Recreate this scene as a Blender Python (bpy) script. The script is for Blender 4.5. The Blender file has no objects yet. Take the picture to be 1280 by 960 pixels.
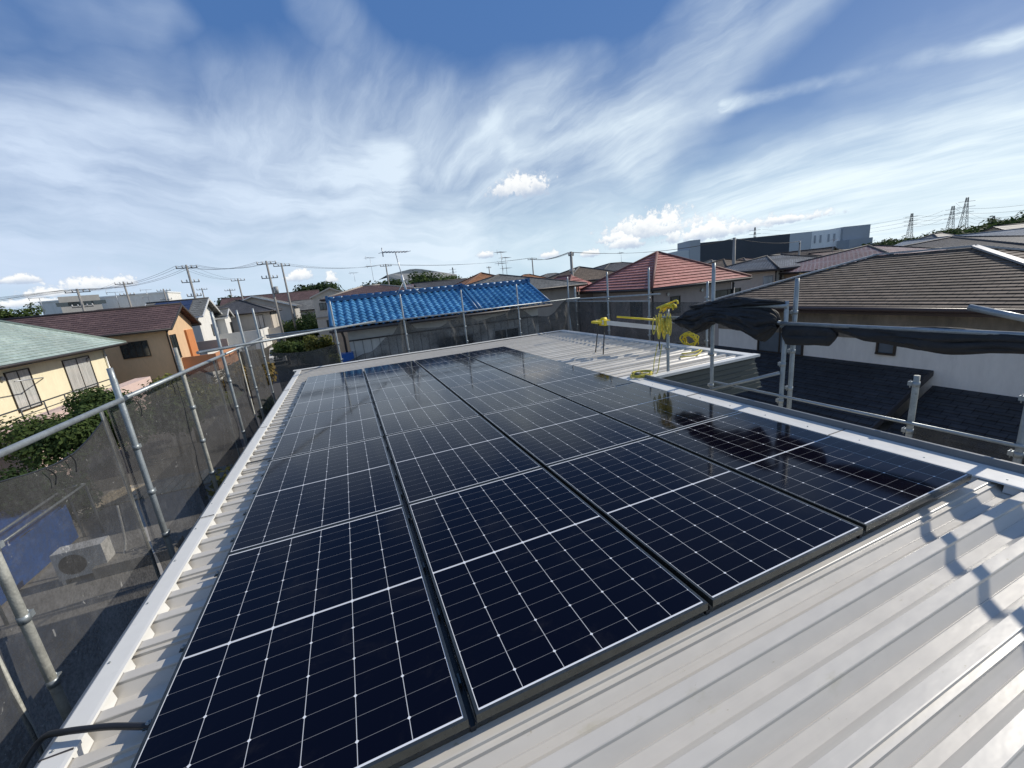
import bpy, bmesh, math, random
from mathutils import Vector, Matrix, noise
random.seed(7)
R = math.radians
scene = bpy.context.scene
C = scene.collection
# ------------------------------------------------------------------ camera, world, sun
CAMR = ((0.92032094, -0.37882751, -0.09746325), (-0.17767341, -0.18286544, -0.96695005), (0.34848462, 0.907221, -0.23560247))
CAML = Vector((0.96696, -1.20063, 1.52090))
FPX = 508.94
GZ = -5.0                                   # ground level; z = 0 is the glass plane of the solar panels
cam = bpy.data.cameras.new('camera'); camo = bpy.data.objects.new('camera', cam); C.objects.link(camo)
cam.sensor_width = 36; cam.lens = FPX / 1280 * 36; cam.clip_start = .02; cam.clip_end = 6000
r0, r1, r2 = CAMR
m = Matrix(((r0[0], -r1[0], -r2[0]), (r0[1], -r1[1], -r2[1]), (r0[2], -r1[2], -r2[2])))
camo.matrix_world = Matrix.Translation(CAML) @ m.to_4x4()
scene.camera = camo
SUN_AZ = 2.0     # degrees from +X towards +Y
SUN_EL = 35.0
sl = bpy.data.lights.new('sun', 'SUN'); sl.energy = 4.2; sl.angle = R(.53); sl.color = (1, .93, .82)
so = bpy.data.objects.new('sun', sl); C.objects.link(so)
sd = Vector((math.cos(R(SUN_EL)) * math.cos(R(SUN_AZ)), math.cos(R(SUN_EL)) * math.sin(R(SUN_AZ)), math.sin(R(SUN_EL))))
so.rotation_euler = sd.to_track_quat('Z', 'Y').to_euler()
vs = scene.view_settings
vs.view_transform = 'Standard'; vs.look = 'None'; vs.exposure = 0.0; vs.gamma = 1.0; vs.use_curve_mapping = False

def ray(x, y):
    v = ((x - 640) / FPX, (y - 480) / FPX, 1.0)
    return Vector(tuple(sum(CAMR[k][i] * v[k] for k in range(3)) for i in range(3)))
def at_z(x, y, z): d = ray(x, y); return CAML + d * ((z - CAML.z) / d.z)
def at_x(x, y, X): d = ray(x, y); return CAML + d * ((X - CAML.x) / d.x)
def at_y(x, y, Y): d = ray(x, y); return CAML + d * ((Y - CAML.y) / d.y)
def at_d(x, y, D): d = ray(x, y); return CAML + d * (D / math.hypot(d.x, d.y))

# ---- node helper
class NT:
    def __init__(s, nt): s.nt = nt
    def n(s, t, **kw):
        o = s.nt.nodes.new(t)
        for k, v in kw.items(): setattr(o, k, v)
        return o
    def put(s, sock, v):
        if isinstance(v, bpy.types.NodeSocket): s.nt.links.new(v, sock)
        else: sock.default_value = v
    def m(s, op, a, b=None, c=None, clamp=False):
        o = s.n('ShaderNodeMath', operation=op, use_clamp=clamp); s.put(o.inputs[0], a)
        if b is not None: s.put(o.inputs[1], b)
        if c is not None: s.put(o.inputs[2], c)
        return o.outputs[0]
    def v(s, op, a, b=None, out=0):
        o = s.n('ShaderNodeVectorMath', operation=op); s.put(o.inputs[0], a)
        if b is not None:
            s.put(o.inputs[3] if op == 'SCALE' else o.inputs[1], b)
        return o.outputs[out]
    def xyz(s, v):
        o = s.n('ShaderNodeSeparateXYZ'); s.put(o.inputs[0], v); return o.outputs
    def comb(s, x, y, z=0.0):
        o = s.n('ShaderNodeCombineXYZ')
        for i, q in enumerate((x, y, z)): s.put(o.inputs[i], q)
        return o.outputs[0]
    def noise(s, vec, scale, detail=4, rough=.55, dist=0.0, out=0):
        o = s.n('ShaderNodeTexNoise'); s.put(o.inputs['Vector'], vec); o.inputs['Scale'].default_value = scale
        o.inputs['Detail'].default_value = detail; o.inputs['Roughness'].default_value = rough; o.inputs['Distortion'].default_value = dist
        return o.outputs[out]
    def ramp(s, f, a, b, lo=0.0, hi=1.0, smooth=True):
        o = s.n('ShaderNodeMapRange'); o.interpolation_type = 'SMOOTHSTEP' if smooth else 'LINEAR'
        s.put(o.inputs[0], f); s.put(o.inputs[1], a); s.put(o.inputs[2], b); s.put(o.inputs[3], lo); s.put(o.inputs[4], hi)
        return o.outputs[0]
    def mix(s, f, a, b):
        o = s.n('ShaderNodeMix', data_type='RGBA'); s.put(o.inputs[0], f)
        s.put(o.inputs[6], a if isinstance(a, bpy.types.NodeSocket) else (*a, 1)); s.put(o.inputs[7], b if isinstance(b, bpy.types.NodeSocket) else (*b, 1))
        return o.outputs[2]

world = bpy.data.worlds.new('World'); scene.world = world; world.use_nodes = True
def build_world():
    nt = world.node_tree; nt.nodes.clear(); g = NT(nt)
    sky = g.n('ShaderNodeTexSky', sky_type='NISHITA'); sky.sun_disc = False
    sky.sun_elevation = R(SUN_EL); sky.sun_rotation = R(90 - SUN_AZ)
    sky.air_density = 1.0; sky.dust_density = 0.6; sky.ozone_density = 2.2; sky.altitude = 0
    tc = g.n('ShaderNodeTexCoord').outputs['Generated']
    d = g.v('NORMALIZE', tc)
    x, y, z = g.xyz(d)
    # cirrus: streaks on a flat layer, blown towards one point of the horizon, and a broad soft sheet on the left
    vp = ray(290, 340); a = math.atan2(vp.y, vp.x); ca, sa = math.cos(a), math.sin(a)
    zz = g.m('ADD', g.m('MAXIMUM', z, 0.0), .16)
    qx = g.m('DIVIDE', x, zz); qy = g.m('DIVIDE', y, zz)
    S = g.m('ADD', g.m('MULTIPLY', qx, ca), g.m('MULTIPLY', qy, sa))
    T = g.m('SUBTRACT', g.m('MULTIPLY', qy, ca), g.m('MULTIPLY', qx, sa))
    wd = g.v('SUBTRACT', g.noise(d, 2.6, 4, .55, 0, 1), (.5, .5, .5))
    wd2 = g.v('SUBTRACT', g.noise(d, 9.0, 4, .6, 0, 1), (.5, .5, .5))
    wx, wy, wz = g.xyz(wd); vx_, vy_, vz_ = g.xyz(wd2)
    S2 = g.m('ADD', S, g.m('MULTIPLY', wx, .9)); T2 = g.m('ADD', g.m('ADD', T, g.m('MULTIPLY', wy, .50)), g.m('MULTIPLY', vy_, .10))
    st1 = g.noise(g.comb(g.m('MULTIPLY', S2, .42), g.m('MULTIPLY', T2, 1.5)), 1.5, 8, .56)
    st2 = g.noise(g.comb(g.m('MULTIPLY', S2, 1.2), g.m('MULTIPLY', T2, 5.0), 7.7), 1.9, 8, .62)
    streak = g.m('ADD', g.m('MULTIPLY', g.ramp(st1, .33, .70), .72), g.m('MULTIPLY', g.ramp(st2, .34, .72), .34))
    az = g.m('ARCTAN2', x, y); el = g.m('ARCSINE', z)
    # sheet: long, nearly level fibres in azimuth and elevation
    A2 = g.m('ADD', az, g.m('MULTIPLY', wx, .30)); E2 = g.m('ADD', g.m('ADD', el, g.m('MULTIPLY', az, .10)), g.m('ADD', g.m('MULTIPLY', wz, .14), g.m('MULTIPLY', vz_, .035)))
    sh1 = g.noise(g.comb(g.m('MULTIPLY', A2, 1.2), g.m('MULTIPLY', E2, 5.0)), 1.8, 7, .55)
    sh2 = g.noise(g.comb(g.m('MULTIPLY', A2, 3.0), g.m('MULTIPLY', E2, 15.0), 4.4), 1.6, 7, .6)
    sheet = g.m('ADD', g.m('MULTIPLY', g.ramp(sh1, .30, .68), .62), g.m('MULTIPLY', g.ramp(sh2, .3, .7), .26))
    dw = g.v('ADD', d, g.v('SCALE', wd, .22)); dw = g.v('ADD', dw, g.v('SCALE', wd2, .04))
    def capsule(pa, pb, r, vec):
        A = ray(*pa).normalized(); B = ray(*pb).normalized(); AB = B - A
        pv = g.v('SUBTRACT', vec, tuple(A))
        t = g.m('DIVIDE', g.v('DOT_PRODUCT', pv, tuple(AB), 1), AB.length_squared, clamp=True)
        dist = g.v('LENGTH', g.v('SUBTRACT', pv, g.v('SCALE', tuple(AB), t)), out=1)
        return g.ramp(dist, r * .25, r * 1.9, 1.0, 0.0)
    def union(lst):
        tot = None
        for pa, pb, r, s_ in lst:
            k = g.m('MULTIPLY', capsule(pa, pb, r, dw), s_); tot = k if tot is None else g.m('MAXIMUM', tot, k)
        return tot
    fan = union([((330, 190), (760, 175), .10, .95), ((430, 60), (540, 180), .05, .45), ((620, 250), (800, 140), .09, .9), ((720, 190), (900, 10), .055, .75),
                 ((820, 120), (1040, -60), .055, .5), ((640, 300), (900, 285), .06, .7), ((860, 290), (1360, 150), .085, 1.15), ((960, 320), (1400, 240), .06, 1.1),
                 ((850, 235), (1010, 200), .03, .6), ((1100, 120), (1400, 60), .05, .3), ((600, 170), (740, 90), .05, .45)])
    soft = union([((-320, 240), (200, 205), .11, 1.05), ((100, 215), (470, 220), .09, 1.05), ((-250, 310), (560, 300), .12, .95), ((300, 310), (760, 300), .07, .75), ((-200, 10), (200, 30), .04, .35)])
    fw = g.v('DOT_PRODUCT', d, tuple(ray(640, 300).normalized()), 1)
    back = g.ramp(fw, .2, -.35, 0.0, .5)
    cov = g.m('MULTIPLY', g.m('MAXIMUM', fan, back), g.m('ADD', .26, g.m('MULTIPLY', streak, .72)))
    cov = g.m('MAXIMUM', cov, g.m('MULTIPLY', soft, g.m('ADD', .46, g.m('MULTIPLY', sheet, .85))))
    cov = g.m('ADD', cov, g.m('MULTIPLY', g.m('MULTIPLY', sheet, .30), g.ramp(z, .05, .40, 1.0, .06)))
    thin = g.m('MULTIPLY', capsule((905, 132), (1290, 42), .011, g.v('ADD', d, g.v('SCALE', wd2, .022))), g.m('MULTIPLY', .72, g.ramp(sh2, .32, .62, .25, 1.0)))
    thin2 = g.m('MULTIPLY', capsule((640, 190), (905, 132), .018, g.v('ADD', d, g.v('SCALE', wd2, .03))), .28)
    cov = g.m('ADD', cov, g.m('MAXIMUM', thin, thin2))
    cov = g.ramp(cov, 0.03, 1.05, 0.0, .96, False)
    hz = g.m('MULTIPLY', g.ramp(z, 0.26, -.02), .80)
    c1 = g.mix(g.ramp(x, -.5, .8), (6.9, 8.2, 10.2), (9.6, 10.9, 11.6))
    skyc = g.mix(g.ramp(z, 0.0, .5, .35, .80), sky.outputs[0], (.80, 2.05, 5.1))
    col = g.mix(hz, skyc, (6.4, 8.8, 10.6))
    col = g.mix(cov, col, c1)
    # cumulus
    nn = g.noise(d, 26, 8, .65); n2 = g.noise(d, 85, 5, .65)
    cums = [(650, 237, 44, 15), (815, 288, 58, 20), (885, 292, 62, 13), (990, 274, 42, 7), (606, 320, 11, 5), (686, 320, 13, 6),
            (737, 318, 16, 6), (782, 306, 26, 9), (22, 351, 26, 7), (60, 368, 34, 9), (120, 357, 44, 13), (370, 347, 20, 9),
            (415, 350, 9, 9), (770, 300, 22, 7), (30, 380, 60, 8)]
    cm = None; sh = None
    for px, py, w, h in cums:
        v0 = ray(px, py).normalized()
        c = math.sqrt(((px - 640) / FPX) ** 2 + 1); k = 1 / (FPX * c * c) * c
        a0 = math.atan2(v0.x, v0.y); e0 = math.asin(v0.z)
        u = g.m('DIVIDE', g.m('SUBTRACT', az, a0), w * k); vv = g.m('DIVIDE', g.m('SUBTRACT', el, e0), h * k * 1.15)
        vb = g.m('MULTIPLY', vv, g.ramp(vv, -.05, .05, 1.9, 1.0))
        dd = g.m('SQRT', g.m('ADD', g.m('MULTIPLY', u, u), g.m('MULTIPLY', vb, vb)))
        dd = g.m('ADD', dd, g.m('MULTIPLY', g.m('SUBTRACT', nn, .5), 2.4))
        dd = g.m('ADD', dd, g.m('MULTIPLY', g.m('SUBTRACT', n2, .5), 1.5))
        kf = g.ramp(dd, 1.10, .60)
        ks = g.m('MULTIPLY', kf, g.ramp(g.m('ADD', vv, g.m('MULTIPLY', g.m('SUBTRACT', nn, .5), 1.5)), -.5, .45))
        cm = kf if cm is None else g.m('MAXIMUM', cm, kf); sh = ks if sh is None else g.m('MAXIMUM', sh, ks)
    cc = g.mix(sh, (5.6, 6.6, 8.2), (11.6, 11.6, 11.4))
    col = g.mix(g.m('MULTIPLY', cm, .86), col, cc)
    bg = g.n('ShaderNodeBackground'); g.put(bg.inputs[0], col); bg.inputs[1].default_value = .092
    out = g.n('ShaderNodeOutputWorld'); nt.links.new(bg.outputs[0], out.inputs[0])
build_world()

# ------------------------------------------------------------------ mesh helpers
ORG = {}
class MB:
    def __init__(s): s.v = []; s.f = []; s.uv = []; s.sm = []
    def face(s, pts, uv=None, smooth=False):
        b = len(s.v); s.v += [Vector(p) for p in pts]; s.f.append(tuple(range(b, b + len(pts)))); s.uv.append(uv); s.sm.append(smooth)
    def box(s, a, b):
        x0, y0, z0 = a; x1, y1, z1 = b
        if x0 > x1: x0, x1 = x1, x0
        if y0 > y1: y0, y1 = y1, y0
        if z0 > z1: z0, z1 = z1, z0
        p = [(x0, y0, z0), (x1, y0, z0), (x1, y1, z0), (x0, y1, z0), (x0, y0, z1), (x1, y0, z1), (x1, y1, z1), (x0, y1, z1)]
        for q in ((0, 3, 2, 1), (4, 5, 6, 7), (0, 1, 5, 4), (1, 2, 6, 5), (2, 3, 7, 6), (3, 0, 4, 7)):
            s.face([p[i] for i in q])
        return s
    def obox(s, c, ax, ay, az):      # centre and three half vectors
        c, ax, ay, az = map(Vector, (c, ax, ay, az))
        p = [c + i * ax + j * ay + k * az for k in (-1, 1) for j in (-1, 1) for i in (-1, 1)]
        for q in ((0, 2, 3, 1), (4, 5, 7, 6), (0, 1, 5, 4), (1, 3, 7, 5), (3, 2, 6, 7), (2, 0, 4, 6)):
            s.face([p[i] for i in q])
        return s
    def bar(s, a, b, w, h=None, up=(0, 0, 1)):
        a, b = Vector(a), Vector(b); h = h or w; d = (b - a)
        sd_ = d.cross(Vector(up))
        if sd_.length < 1e-6: sd_ = d.cross(Vector((1, 0, 0)))
        sd_.normalize(); u = sd_.cross(d).normalized()
        return s.obox((a + b) / 2, d / 2, sd_ * w / 2, u * h / 2)
    def tube(s, path, r, seg=8, caps=True):
        path = [Vector(p) for p in path]; n = len(path); rr = r if isinstance(r, (list, tuple)) else [r] * n
        rings = []; prev = None
        for i, p in enumerate(path):
            t = (path[min(i + 1, n - 1)] - path[max(i - 1, 0)]).normalized()
            if prev is None:
                u = t.cross(Vector((0, 0, 1)))
                if u.length < .05: u = t.cross(Vector((1, 0, 0)))
            else: u = prev - t * prev.dot(t)
            u.normalize(); prev = u; w = t.cross(u)
            rings.append([p + (u * math.cos(2 * math.pi * k / seg) + w * math.sin(2 * math.pi * k / seg)) * rr[i] for k in range(seg)])
        b = len(s.v)
        for rg in rings: s.v += rg
        for i in range(n - 1):
            for k in range(seg):
                k2 = (k + 1) % seg
                s.f.append((b + i * seg + k, b + i * seg + k2, b + (i + 1) * seg + k2, b + (i + 1) * seg + k)); s.uv.append(None); s.sm.append(True)
        if caps:
            s.f.append(tuple(b + k for k in reversed(range(seg)))); s.uv.append(None); s.sm.append(False)
            s.f.append(tuple(b + (n - 1) * seg + k for k in range(seg))); s.uv.append(None); s.sm.append(False)
        return s
    def grid(s, fn, nu, nv, smooth=True, uvf=None):
        b = len(s.v)
        for j in range(nv + 1):
            for i in range(nu + 1): s.v.append(Vector(fn(i / nu, j / nv)))
        for j in range(nv):
            for i in range(nu):
                a = b + j * (nu + 1) + i
                s.f.append((a, a + 1, a + nu + 2, a + nu + 1)); s.sm.append(smooth)
                s.uv.append([uvf(i / nu, j / nv), uvf((i + 1) / nu, j / nv), uvf((i + 1) / nu, (j + 1) / nv), uvf(i / nu, (j + 1) / nv)] if uvf else None)
        return s
    def build(s, name, mat, parent=None, kind=None, flip=False):
        me = bpy.data.meshes.new(name)
        off = ORG[parent.name] if parent is not None else Vector((0, 0, 0))
        me.from_pydata([tuple(p - off) for p in s.v], [], s.f)
        me.polygons.foreach_set('use_smooth', s.sm)
        if any(u is not None for u in s.uv):
            l = me.uv_layers.new(name='UVMap'); k = 0; data = []
            for f, u in zip(s.f, s.uv):
                for i in range(len(f)): data += list(u[i]) if u else [0, 0]
            l.data.foreach_set('uv', data)
        me.materials.append(mat); me.update()
        if name in ('apron', 'roof_deck'):
            bm = bmesh.new(); bm.from_mesh(me); bmesh.ops.remove_doubles(bm, verts=bm.verts, dist=1e-5); bm.to_mesh(me); bm.free()
        o = bpy.data.objects.new(name, me); C.objects.link(o)
        ORG[o.name] = off
        if parent is not None: o.parent = parent
        if kind: o['kind'] = kind
        return o
def thing(name, loc, label, cat, group=None):
    o = bpy.data.objects.new(name, None); o.empty_display_size = .2; C.objects.link(o); o.location = loc
    ORG[o.name] = Vector(loc); o['label'] = label; o['category'] = cat
    if group: o['group'] = group
    return o
def tag(o, label, cat, group=None):
    o['label'] = label; o['category'] = cat
    if group: o['group'] = group
    return o
def rebase(o, loc):
    loc = Vector(loc); o.data.transform(Matrix.Translation(-loc)); o.location = loc; ORG[o.name] = loc
    return o
KIDS = {}
def copy_tree(o, parent=None):
    c = o.copy(); C.objects.link(c); ORG[c.name] = Vector(o.location)
    if parent is not None: c.parent = parent
    for ch in [q for q in bpy.data.objects if q.parent is o]: copy_tree(ch, c)
    return c

# ------------------------------------------------------------------ materials
MATS = {}
def pm(name, col, rough=.5, metal=0.0, var=.12, vs_=2.0, col2=None, bump=0.0, bs=40.0, spots=None, coat=0.0, stretch=(1, 1, 1)):
    if name in MATS: return MATS[name]
    mt = bpy.data.materials.new(name); mt.use_nodes = True; nt = mt.node_tree; g = NT(nt)
    b = nt.nodes['Principled BSDF']
    oc = g.n('ShaderNodeTexCoord').outputs['Object']
    mp = g.n('ShaderNodeMapping'); g.put(mp.inputs[0], oc); mp.inputs['Scale'].default_value = stretch; oc = mp.outputs[0]
    n1 = g.noise(oc, vs_, 6, .6); n2 = g.noise(oc, vs_ * 9, 4, .6)
    f = g.m('ADD', g.m('MULTIPLY', g.ramp(n1, .3, .7), .65), g.m('MULTIPLY', g.ramp(n2, .3, .7), .35))
    c2 = col2 or tuple(min(1, c * (1 + var)) for c in col); c1 = tuple(c * (1 - var) for c in col) if not col2 else col
    c = g.mix(f, c1, c2)
    if name == 'beige_steel':
        m2 = g.n('ShaderNodeMapping'); g.put(m2.inputs[0], oc); m2.inputs['Scale'].default_value = (.5, 9, 1)
        n4 = g.noise(m2.outputs[0], 3.0, 6, .7, .4); n5 = g.noise(oc, 34, 3, .7)
        c = g.mix(g.ramp(n4, .52, .80, 0, .22), c, (.36, .34, .27)); c = g.mix(g.ramp(n5, .69, .74, 0, .55), c, (.30, .26, .14))
    if spots:
        sc, amt, scol = spots
        n3 = g.noise(oc, sc, 5, .7); c = g.mix(g.ramp(n3, .60, .72, 0, amt), c, scol)
    g.put(b.inputs['Base Color'], c)
    g.put(b.inputs['Roughness'], g.ramp(n2, .2, .8, max(.03, rough - .07), min(1, rough + .07), False))
    b.inputs['Metallic'].default_value = metal
    if coat: b.inputs['Coat Weight'].default_value = coat; b.inputs['Coat Roughness'].default_value = .12
    if bump:
        bp = g.n('ShaderNodeBump'); bp.inputs['Strength'].default_value = bump; bp.inputs['Distance'].default_value = .02
        g.put(bp.inputs['Height'], g.noise(oc, bs, 4, .6)); g.put(b.inputs['Normal'], bp.outputs[0])
    MATS[name] = mt; return mt

def roofmat(name, c1, c2, mortar, bw=.3, bh=.25, rough=.7, spots=None, msize=.012, bump=.4):
    """UV in metres: u along the eave, v up the slope; random tone per tile"""
    mt = bpy.data.materials.new(name); mt.use_nodes = True; nt = mt.node_tree; g = NT(nt); b = nt.nodes['Principled BSDF']
    uv = g.n('ShaderNodeTexCoord').outputs['UV']
    br = g.n('ShaderNodeTexBrick'); g.put(br.inputs['Vector'], uv); br.inputs['Scale'].default_value = 1
    br.inputs['Brick Width'].default_value = bw; br.inputs['Row Height'].default_value = bh; br.inputs['Mortar Size'].default_value = msize
    br.inputs['Mortar Smooth'].default_value = .2; br.inputs['Bias'].default_value = 0
    br.inputs['Color1'].default_value = (*c1, 1); br.inputs['Color2'].default_value = (*c2, 1); br.inputs['Mortar'].default_value = (*mortar, 1)
    n1 = g.noise(uv, .35, 6, .65); n2 = g.noise(uv, 6, 6, .65)
    dk = g.ramp(n1, .3, .7, .78, 1.18); dk = g.m('MULTIPLY', dk, g.ramp(n2, .25, .75, .8, 1.2))
    c = g.v('SCALE', br.outputs[0], dk)
    if spots: c = g.mix(g.ramp(g.noise(uv, spots[0], 6, .7), .57, .70, 0, spots[1]), c, spots[2])
    g.put(b.inputs['Base Color'], c); b.inputs['Roughness'].default_value = rough
    bp = g.n('ShaderNodeBump'); bp.inputs['Strength'].default_value = bump; bp.inputs['Distance'].default_value = .01
    g.put(bp.inputs['Height'], g.m('SUBTRACT', g.m('MULTIPLY', n2, .6), br.outputs[1])); g.put(b.inputs['Normal'], bp.outputs[0])
    MATS[name] = mt; return mt

def leafmat(name, c1, c2):
    mt = bpy.data.materials.new(name); mt.use_nodes = True; nt = mt.node_tree; g = NT(nt); b = nt.nodes['Principled BSDF']
    oc = g.n('ShaderNodeTexCoord').outputs['Object']
    geo = g.n('ShaderNodeNewGeometry').outputs['Random Per Island']
    f = g.m('ADD', g.m('MULTIPLY', geo, .55), g.m('MULTIPLY', g.ramp(g.noise(oc, 1.3, 3), .35, .65), .45))
    g.put(b.inputs['Base Color'], g.mix(f, c1, c2)); b.inputs['Roughness'].default_value = .75; b.inputs['Specular IOR Level'].default_value = .2
    tr = g.n('ShaderNodeBsdfTranslucent'); g.put(tr.inputs[0], g.mix(f, tuple(q * 1.3 for q in c1), tuple(q * 1.5 for q in c2)))
    mx = g.n('ShaderNodeMixShader'); mx.inputs[0].default_value = .28
    nt.links.new(b.outputs[0], mx.inputs[1]); nt.links.new(tr.outputs[0], mx.inputs[2]); nt.links.new(mx.outputs[0], nt.nodes['Material Output'].inputs[0])
    MATS[name] = mt; return mt

def netmat(name, col, opacity, wv=.25, spots=0.0):
    mt = bpy.data.materials.new(name); mt.use_nodes = True; nt = mt.node_tree; g = NT(nt); b = nt.nodes['Principled BSDF']
    oc = g.n('ShaderNodeTexCoord').outputs['Object']
    n1 = g.noise(oc, 1.1, 6, .65, .6); n2 = g.noise(oc, 9, 5, .7); n3 = g.noise(oc, 45, 3, .6)
    f = g.m('ADD', g.ramp(n1, .3, .7, -wv, wv), opacity)
    f = g.m('ADD', f, g.ramp(n3, .3, .7, -.07, .07), clamp=True)
    mp = g.n('ShaderNodeMapping'); g.put(mp.inputs[0], oc); mp.inputs['Scale'].default_value = (3, 1.1, .28); mp.inputs['Rotation'].default_value = (.5, 0, 0)
    crease_light = g.noise(mp.outputs[0], 4.5, 7, .7, 1.2)
    dust_bright = g.m('ADD', g.m('MULTIPLY', g.ramp(n2, .45, .8), .4), g.m('MULTIPLY', g.ramp(crease_light, .52, .76), .38), clamp=True)  # dust, plus light on the net's creases painted into the colour as pale streaks
    c = g.mix(dust_bright, col, tuple(min(1, q * 2.6 + .04) for q in col))
    if spots:
        c = g.mix(g.ramp(g.noise(oc, 14, 2, .5, 1.5), .72, .76, 0, spots), c, (.5, .5, .48))
    g.put(b.inputs['Base Color'], c); b.inputs['Roughness'].default_value = .75
    tp = g.n('ShaderNodeBsdfTransparent'); mx = g.n('ShaderNodeMixShader'); g.put(mx.inputs[0], f)
    nt.links.new(tp.outputs[0], mx.inputs[1]); nt.links.new(b.outputs[0], mx.inputs[2]); nt.links.new(mx.outputs[0], nt.nodes['Material Output'].inputs[0])
    MATS[name] = mt; return mt

pm('beige_steel', (.55, .517, .455), .36, 0, .06, 1.4, spots=(6.0, .42, (.40, .37, .25)), coat=.25, stretch=(.45, 1, 1), bump=.12, bs=5)
pm('white_steel', (.66, .655, .62), .42, 0, .04, 1.5, spots=(11.0, .15, (.45, .43, .35)), coat=.1)
pm('green_steel', (.055, .064, .060), .4, 0, .12, 2.0, stretch=(.3, 1, 1))
pm('galv', (.31, .34, .35), .45, .5, .2, 9.0, spots=(16.0, .6, (.25, .27, .24)), bump=.1, bs=60)
pm('galv_old', (.36, .36, .32), .6, .25, .3, 9.0, spots=(12.0, .8, (.14, .15, .11)), bump=.2, bs=50)
pm('alu', (.62, .63, .64), .35, .8, .06, 4.0)
pm('black_anod', (.085, .092, .088), .30, .75, .2, 5.0)
pm('black_plastic', (.016, .016, .018), .38, 0, .2, 6.0)
pm('yellow', (.78, .60, .03), .5, 0, .15, 9.0)
pm('rope_yellow', (.70, .60, .10), .75, 0, .25, 30.0, bump=.6, bs=150)
pm('concrete_pole', (.26, .25, .23), .8, 0, .12, 2.0)
pm('dark_metal', (.07, .075, .08), .5, .5, .2, 3.0)
pm('insulator', (.5, .5, .48), .35, 0, .1, 4.0)
pm('wire', (.015, .015, .017), .6, 0, .1, 1.0)
pm('asphalt', (.055, .055, .055), .9, 0, .2, .8, bump=.3, bs=60)
pm('soil', (.13, .115, .085), .95, 0, .25, .25, col2=(.075, .10, .045), bump=.5, bs=9)
pm('concrete', (.34, .32, .285), .85, 0, .15, 1.2, bump=.2, bs=40)
pm('pink_wall', (.66, .50, .44), .85, 0, .06, 2.0, bump=.2, bs=60)
pm('fascia_dark', (.045, .04, .04), .5, 0, .2, 2)
pm('bark', (.10, .075, .05), .9, 0, .3, 6, bump=.5, bs=30)
pm('white_paint', (.74, .74, .72), .35, 0, .04, 2, coat=.4)
pm('tyre', (.02, .02, .02), .8, 0, .1, 8)
pm('blue_sheet', (.015, .085, .30), .45, 0, .25, 2.5, bump=.6, bs=5)
pm('frame_dark', (.03, .025, .022), .4, .2, .1, 5)
pm('frame_alu', (.4, .41, .42), .4, .6, .1, 5)
pm('glass_dark', (.03, .04, .045), .06, 0, .5, .9, coat=1)
pm('glass_curtain', (.50, .51, .49), .10, 0, .35, 3.0, coat=1, stretch=(6, 6, .4))
pm('shutter', (.10, .13, .16), .5, .2, .1, 5)
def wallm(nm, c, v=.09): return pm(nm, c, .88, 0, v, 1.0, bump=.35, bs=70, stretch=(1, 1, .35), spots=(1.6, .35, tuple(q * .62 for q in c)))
wallm('w_cream', (.80, .73, .52)); wallm('w_orange', (.66, .46, .28)); wallm('w_taupe', (.38, .33, .31)); wallm('w_tan', (.46, .34, .24)); wallm('w_white', (.72, .71, .67))
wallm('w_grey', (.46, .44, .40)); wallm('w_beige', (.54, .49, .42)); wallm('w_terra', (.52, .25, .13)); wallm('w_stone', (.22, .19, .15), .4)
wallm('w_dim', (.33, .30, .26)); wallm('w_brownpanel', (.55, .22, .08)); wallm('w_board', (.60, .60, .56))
roofmat('r_green', (.33, .41, .37), (.40, .47, .42), (.18, .23, .20), .45, .24, spots=(1.2, .45, (.40, .38, .26)))
roofmat('r_plum', (.11, .065, .06), (.155, .095, .085), (.03, .02, .02), .4, .26)
roofmat('r_brown', (.115, .085, .060), (.175, .13, .095), (.035, .026, .02), .30, .19, spots=(1.5, .5, (.21, .19, .16)), rough=.85)
roofmat('r_red', (.42, .165, .13), (.49, .21, .17), (.14, .05, .04), .42, .33, spots=(2.0, .3, (.5, .27, .22)))
roofmat('r_grey', (.15, .15, .14), (.20, .20, .185), (.06, .06, .06), .3, .25)
roofmat('r_dark', (.075, .075, .08), (.10, .10, .105), (.03, .03, .03), .3, .25)
roofmat('r_black', (.028, .030, .034), (.042, .044, .050), (.010, .010, .012), .3, .22, rough=.8, spots=(2.0, .35, (.06, .06, .055)))
roofmat('r_purple', (.19, .10, .11), (.25, .14, .15), (.36, .33, .33), .30, .25, msize=.03)
roofmat('r_orange', (.34, .15, .06), (.42, .20, .09), (.14, .06, .03), .3, .25, spots=(1.2, .4, (.16, .13, .10)))
roofmat('r_tile', (.26, .27, .27), (.37, .38, .38), (.08, .08, .085), .27, .26, msize=.04, rough=.45)
roofmat('r_bluegrey', (.19, .24, .29), (.24, .29, .34), (.12, .15, .18), .5, .3)
roofmat('r_blue', (.045, .19, .38), (.11, .31, .52), (.03, .13, .28), .29, .235, rough=.36, msize=.004, spots=(3.0, .55, (.07, .13, .22)))
leafmat('leaf', (.030, .055, .015), (.09, .13, .035)); leafmat('leaf_yellow', (.07, .085, .02), (.20, .20, .05)); leafmat('leaf_dark', (.018, .036, .012), (.05, .08, .025))
leafmat('leaf_rust', (.08, .07, .02), (.22, .15, .05))
netmat('net', (.040, .040, .040), .73, .10, .5); netmat('net_thin', (.05, .05, .047), .74, .20)
pm('tarp_black', (.022, .023, .025), .78, 0, .3, 6, bump=.35, bs=40)
M = MATS

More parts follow.
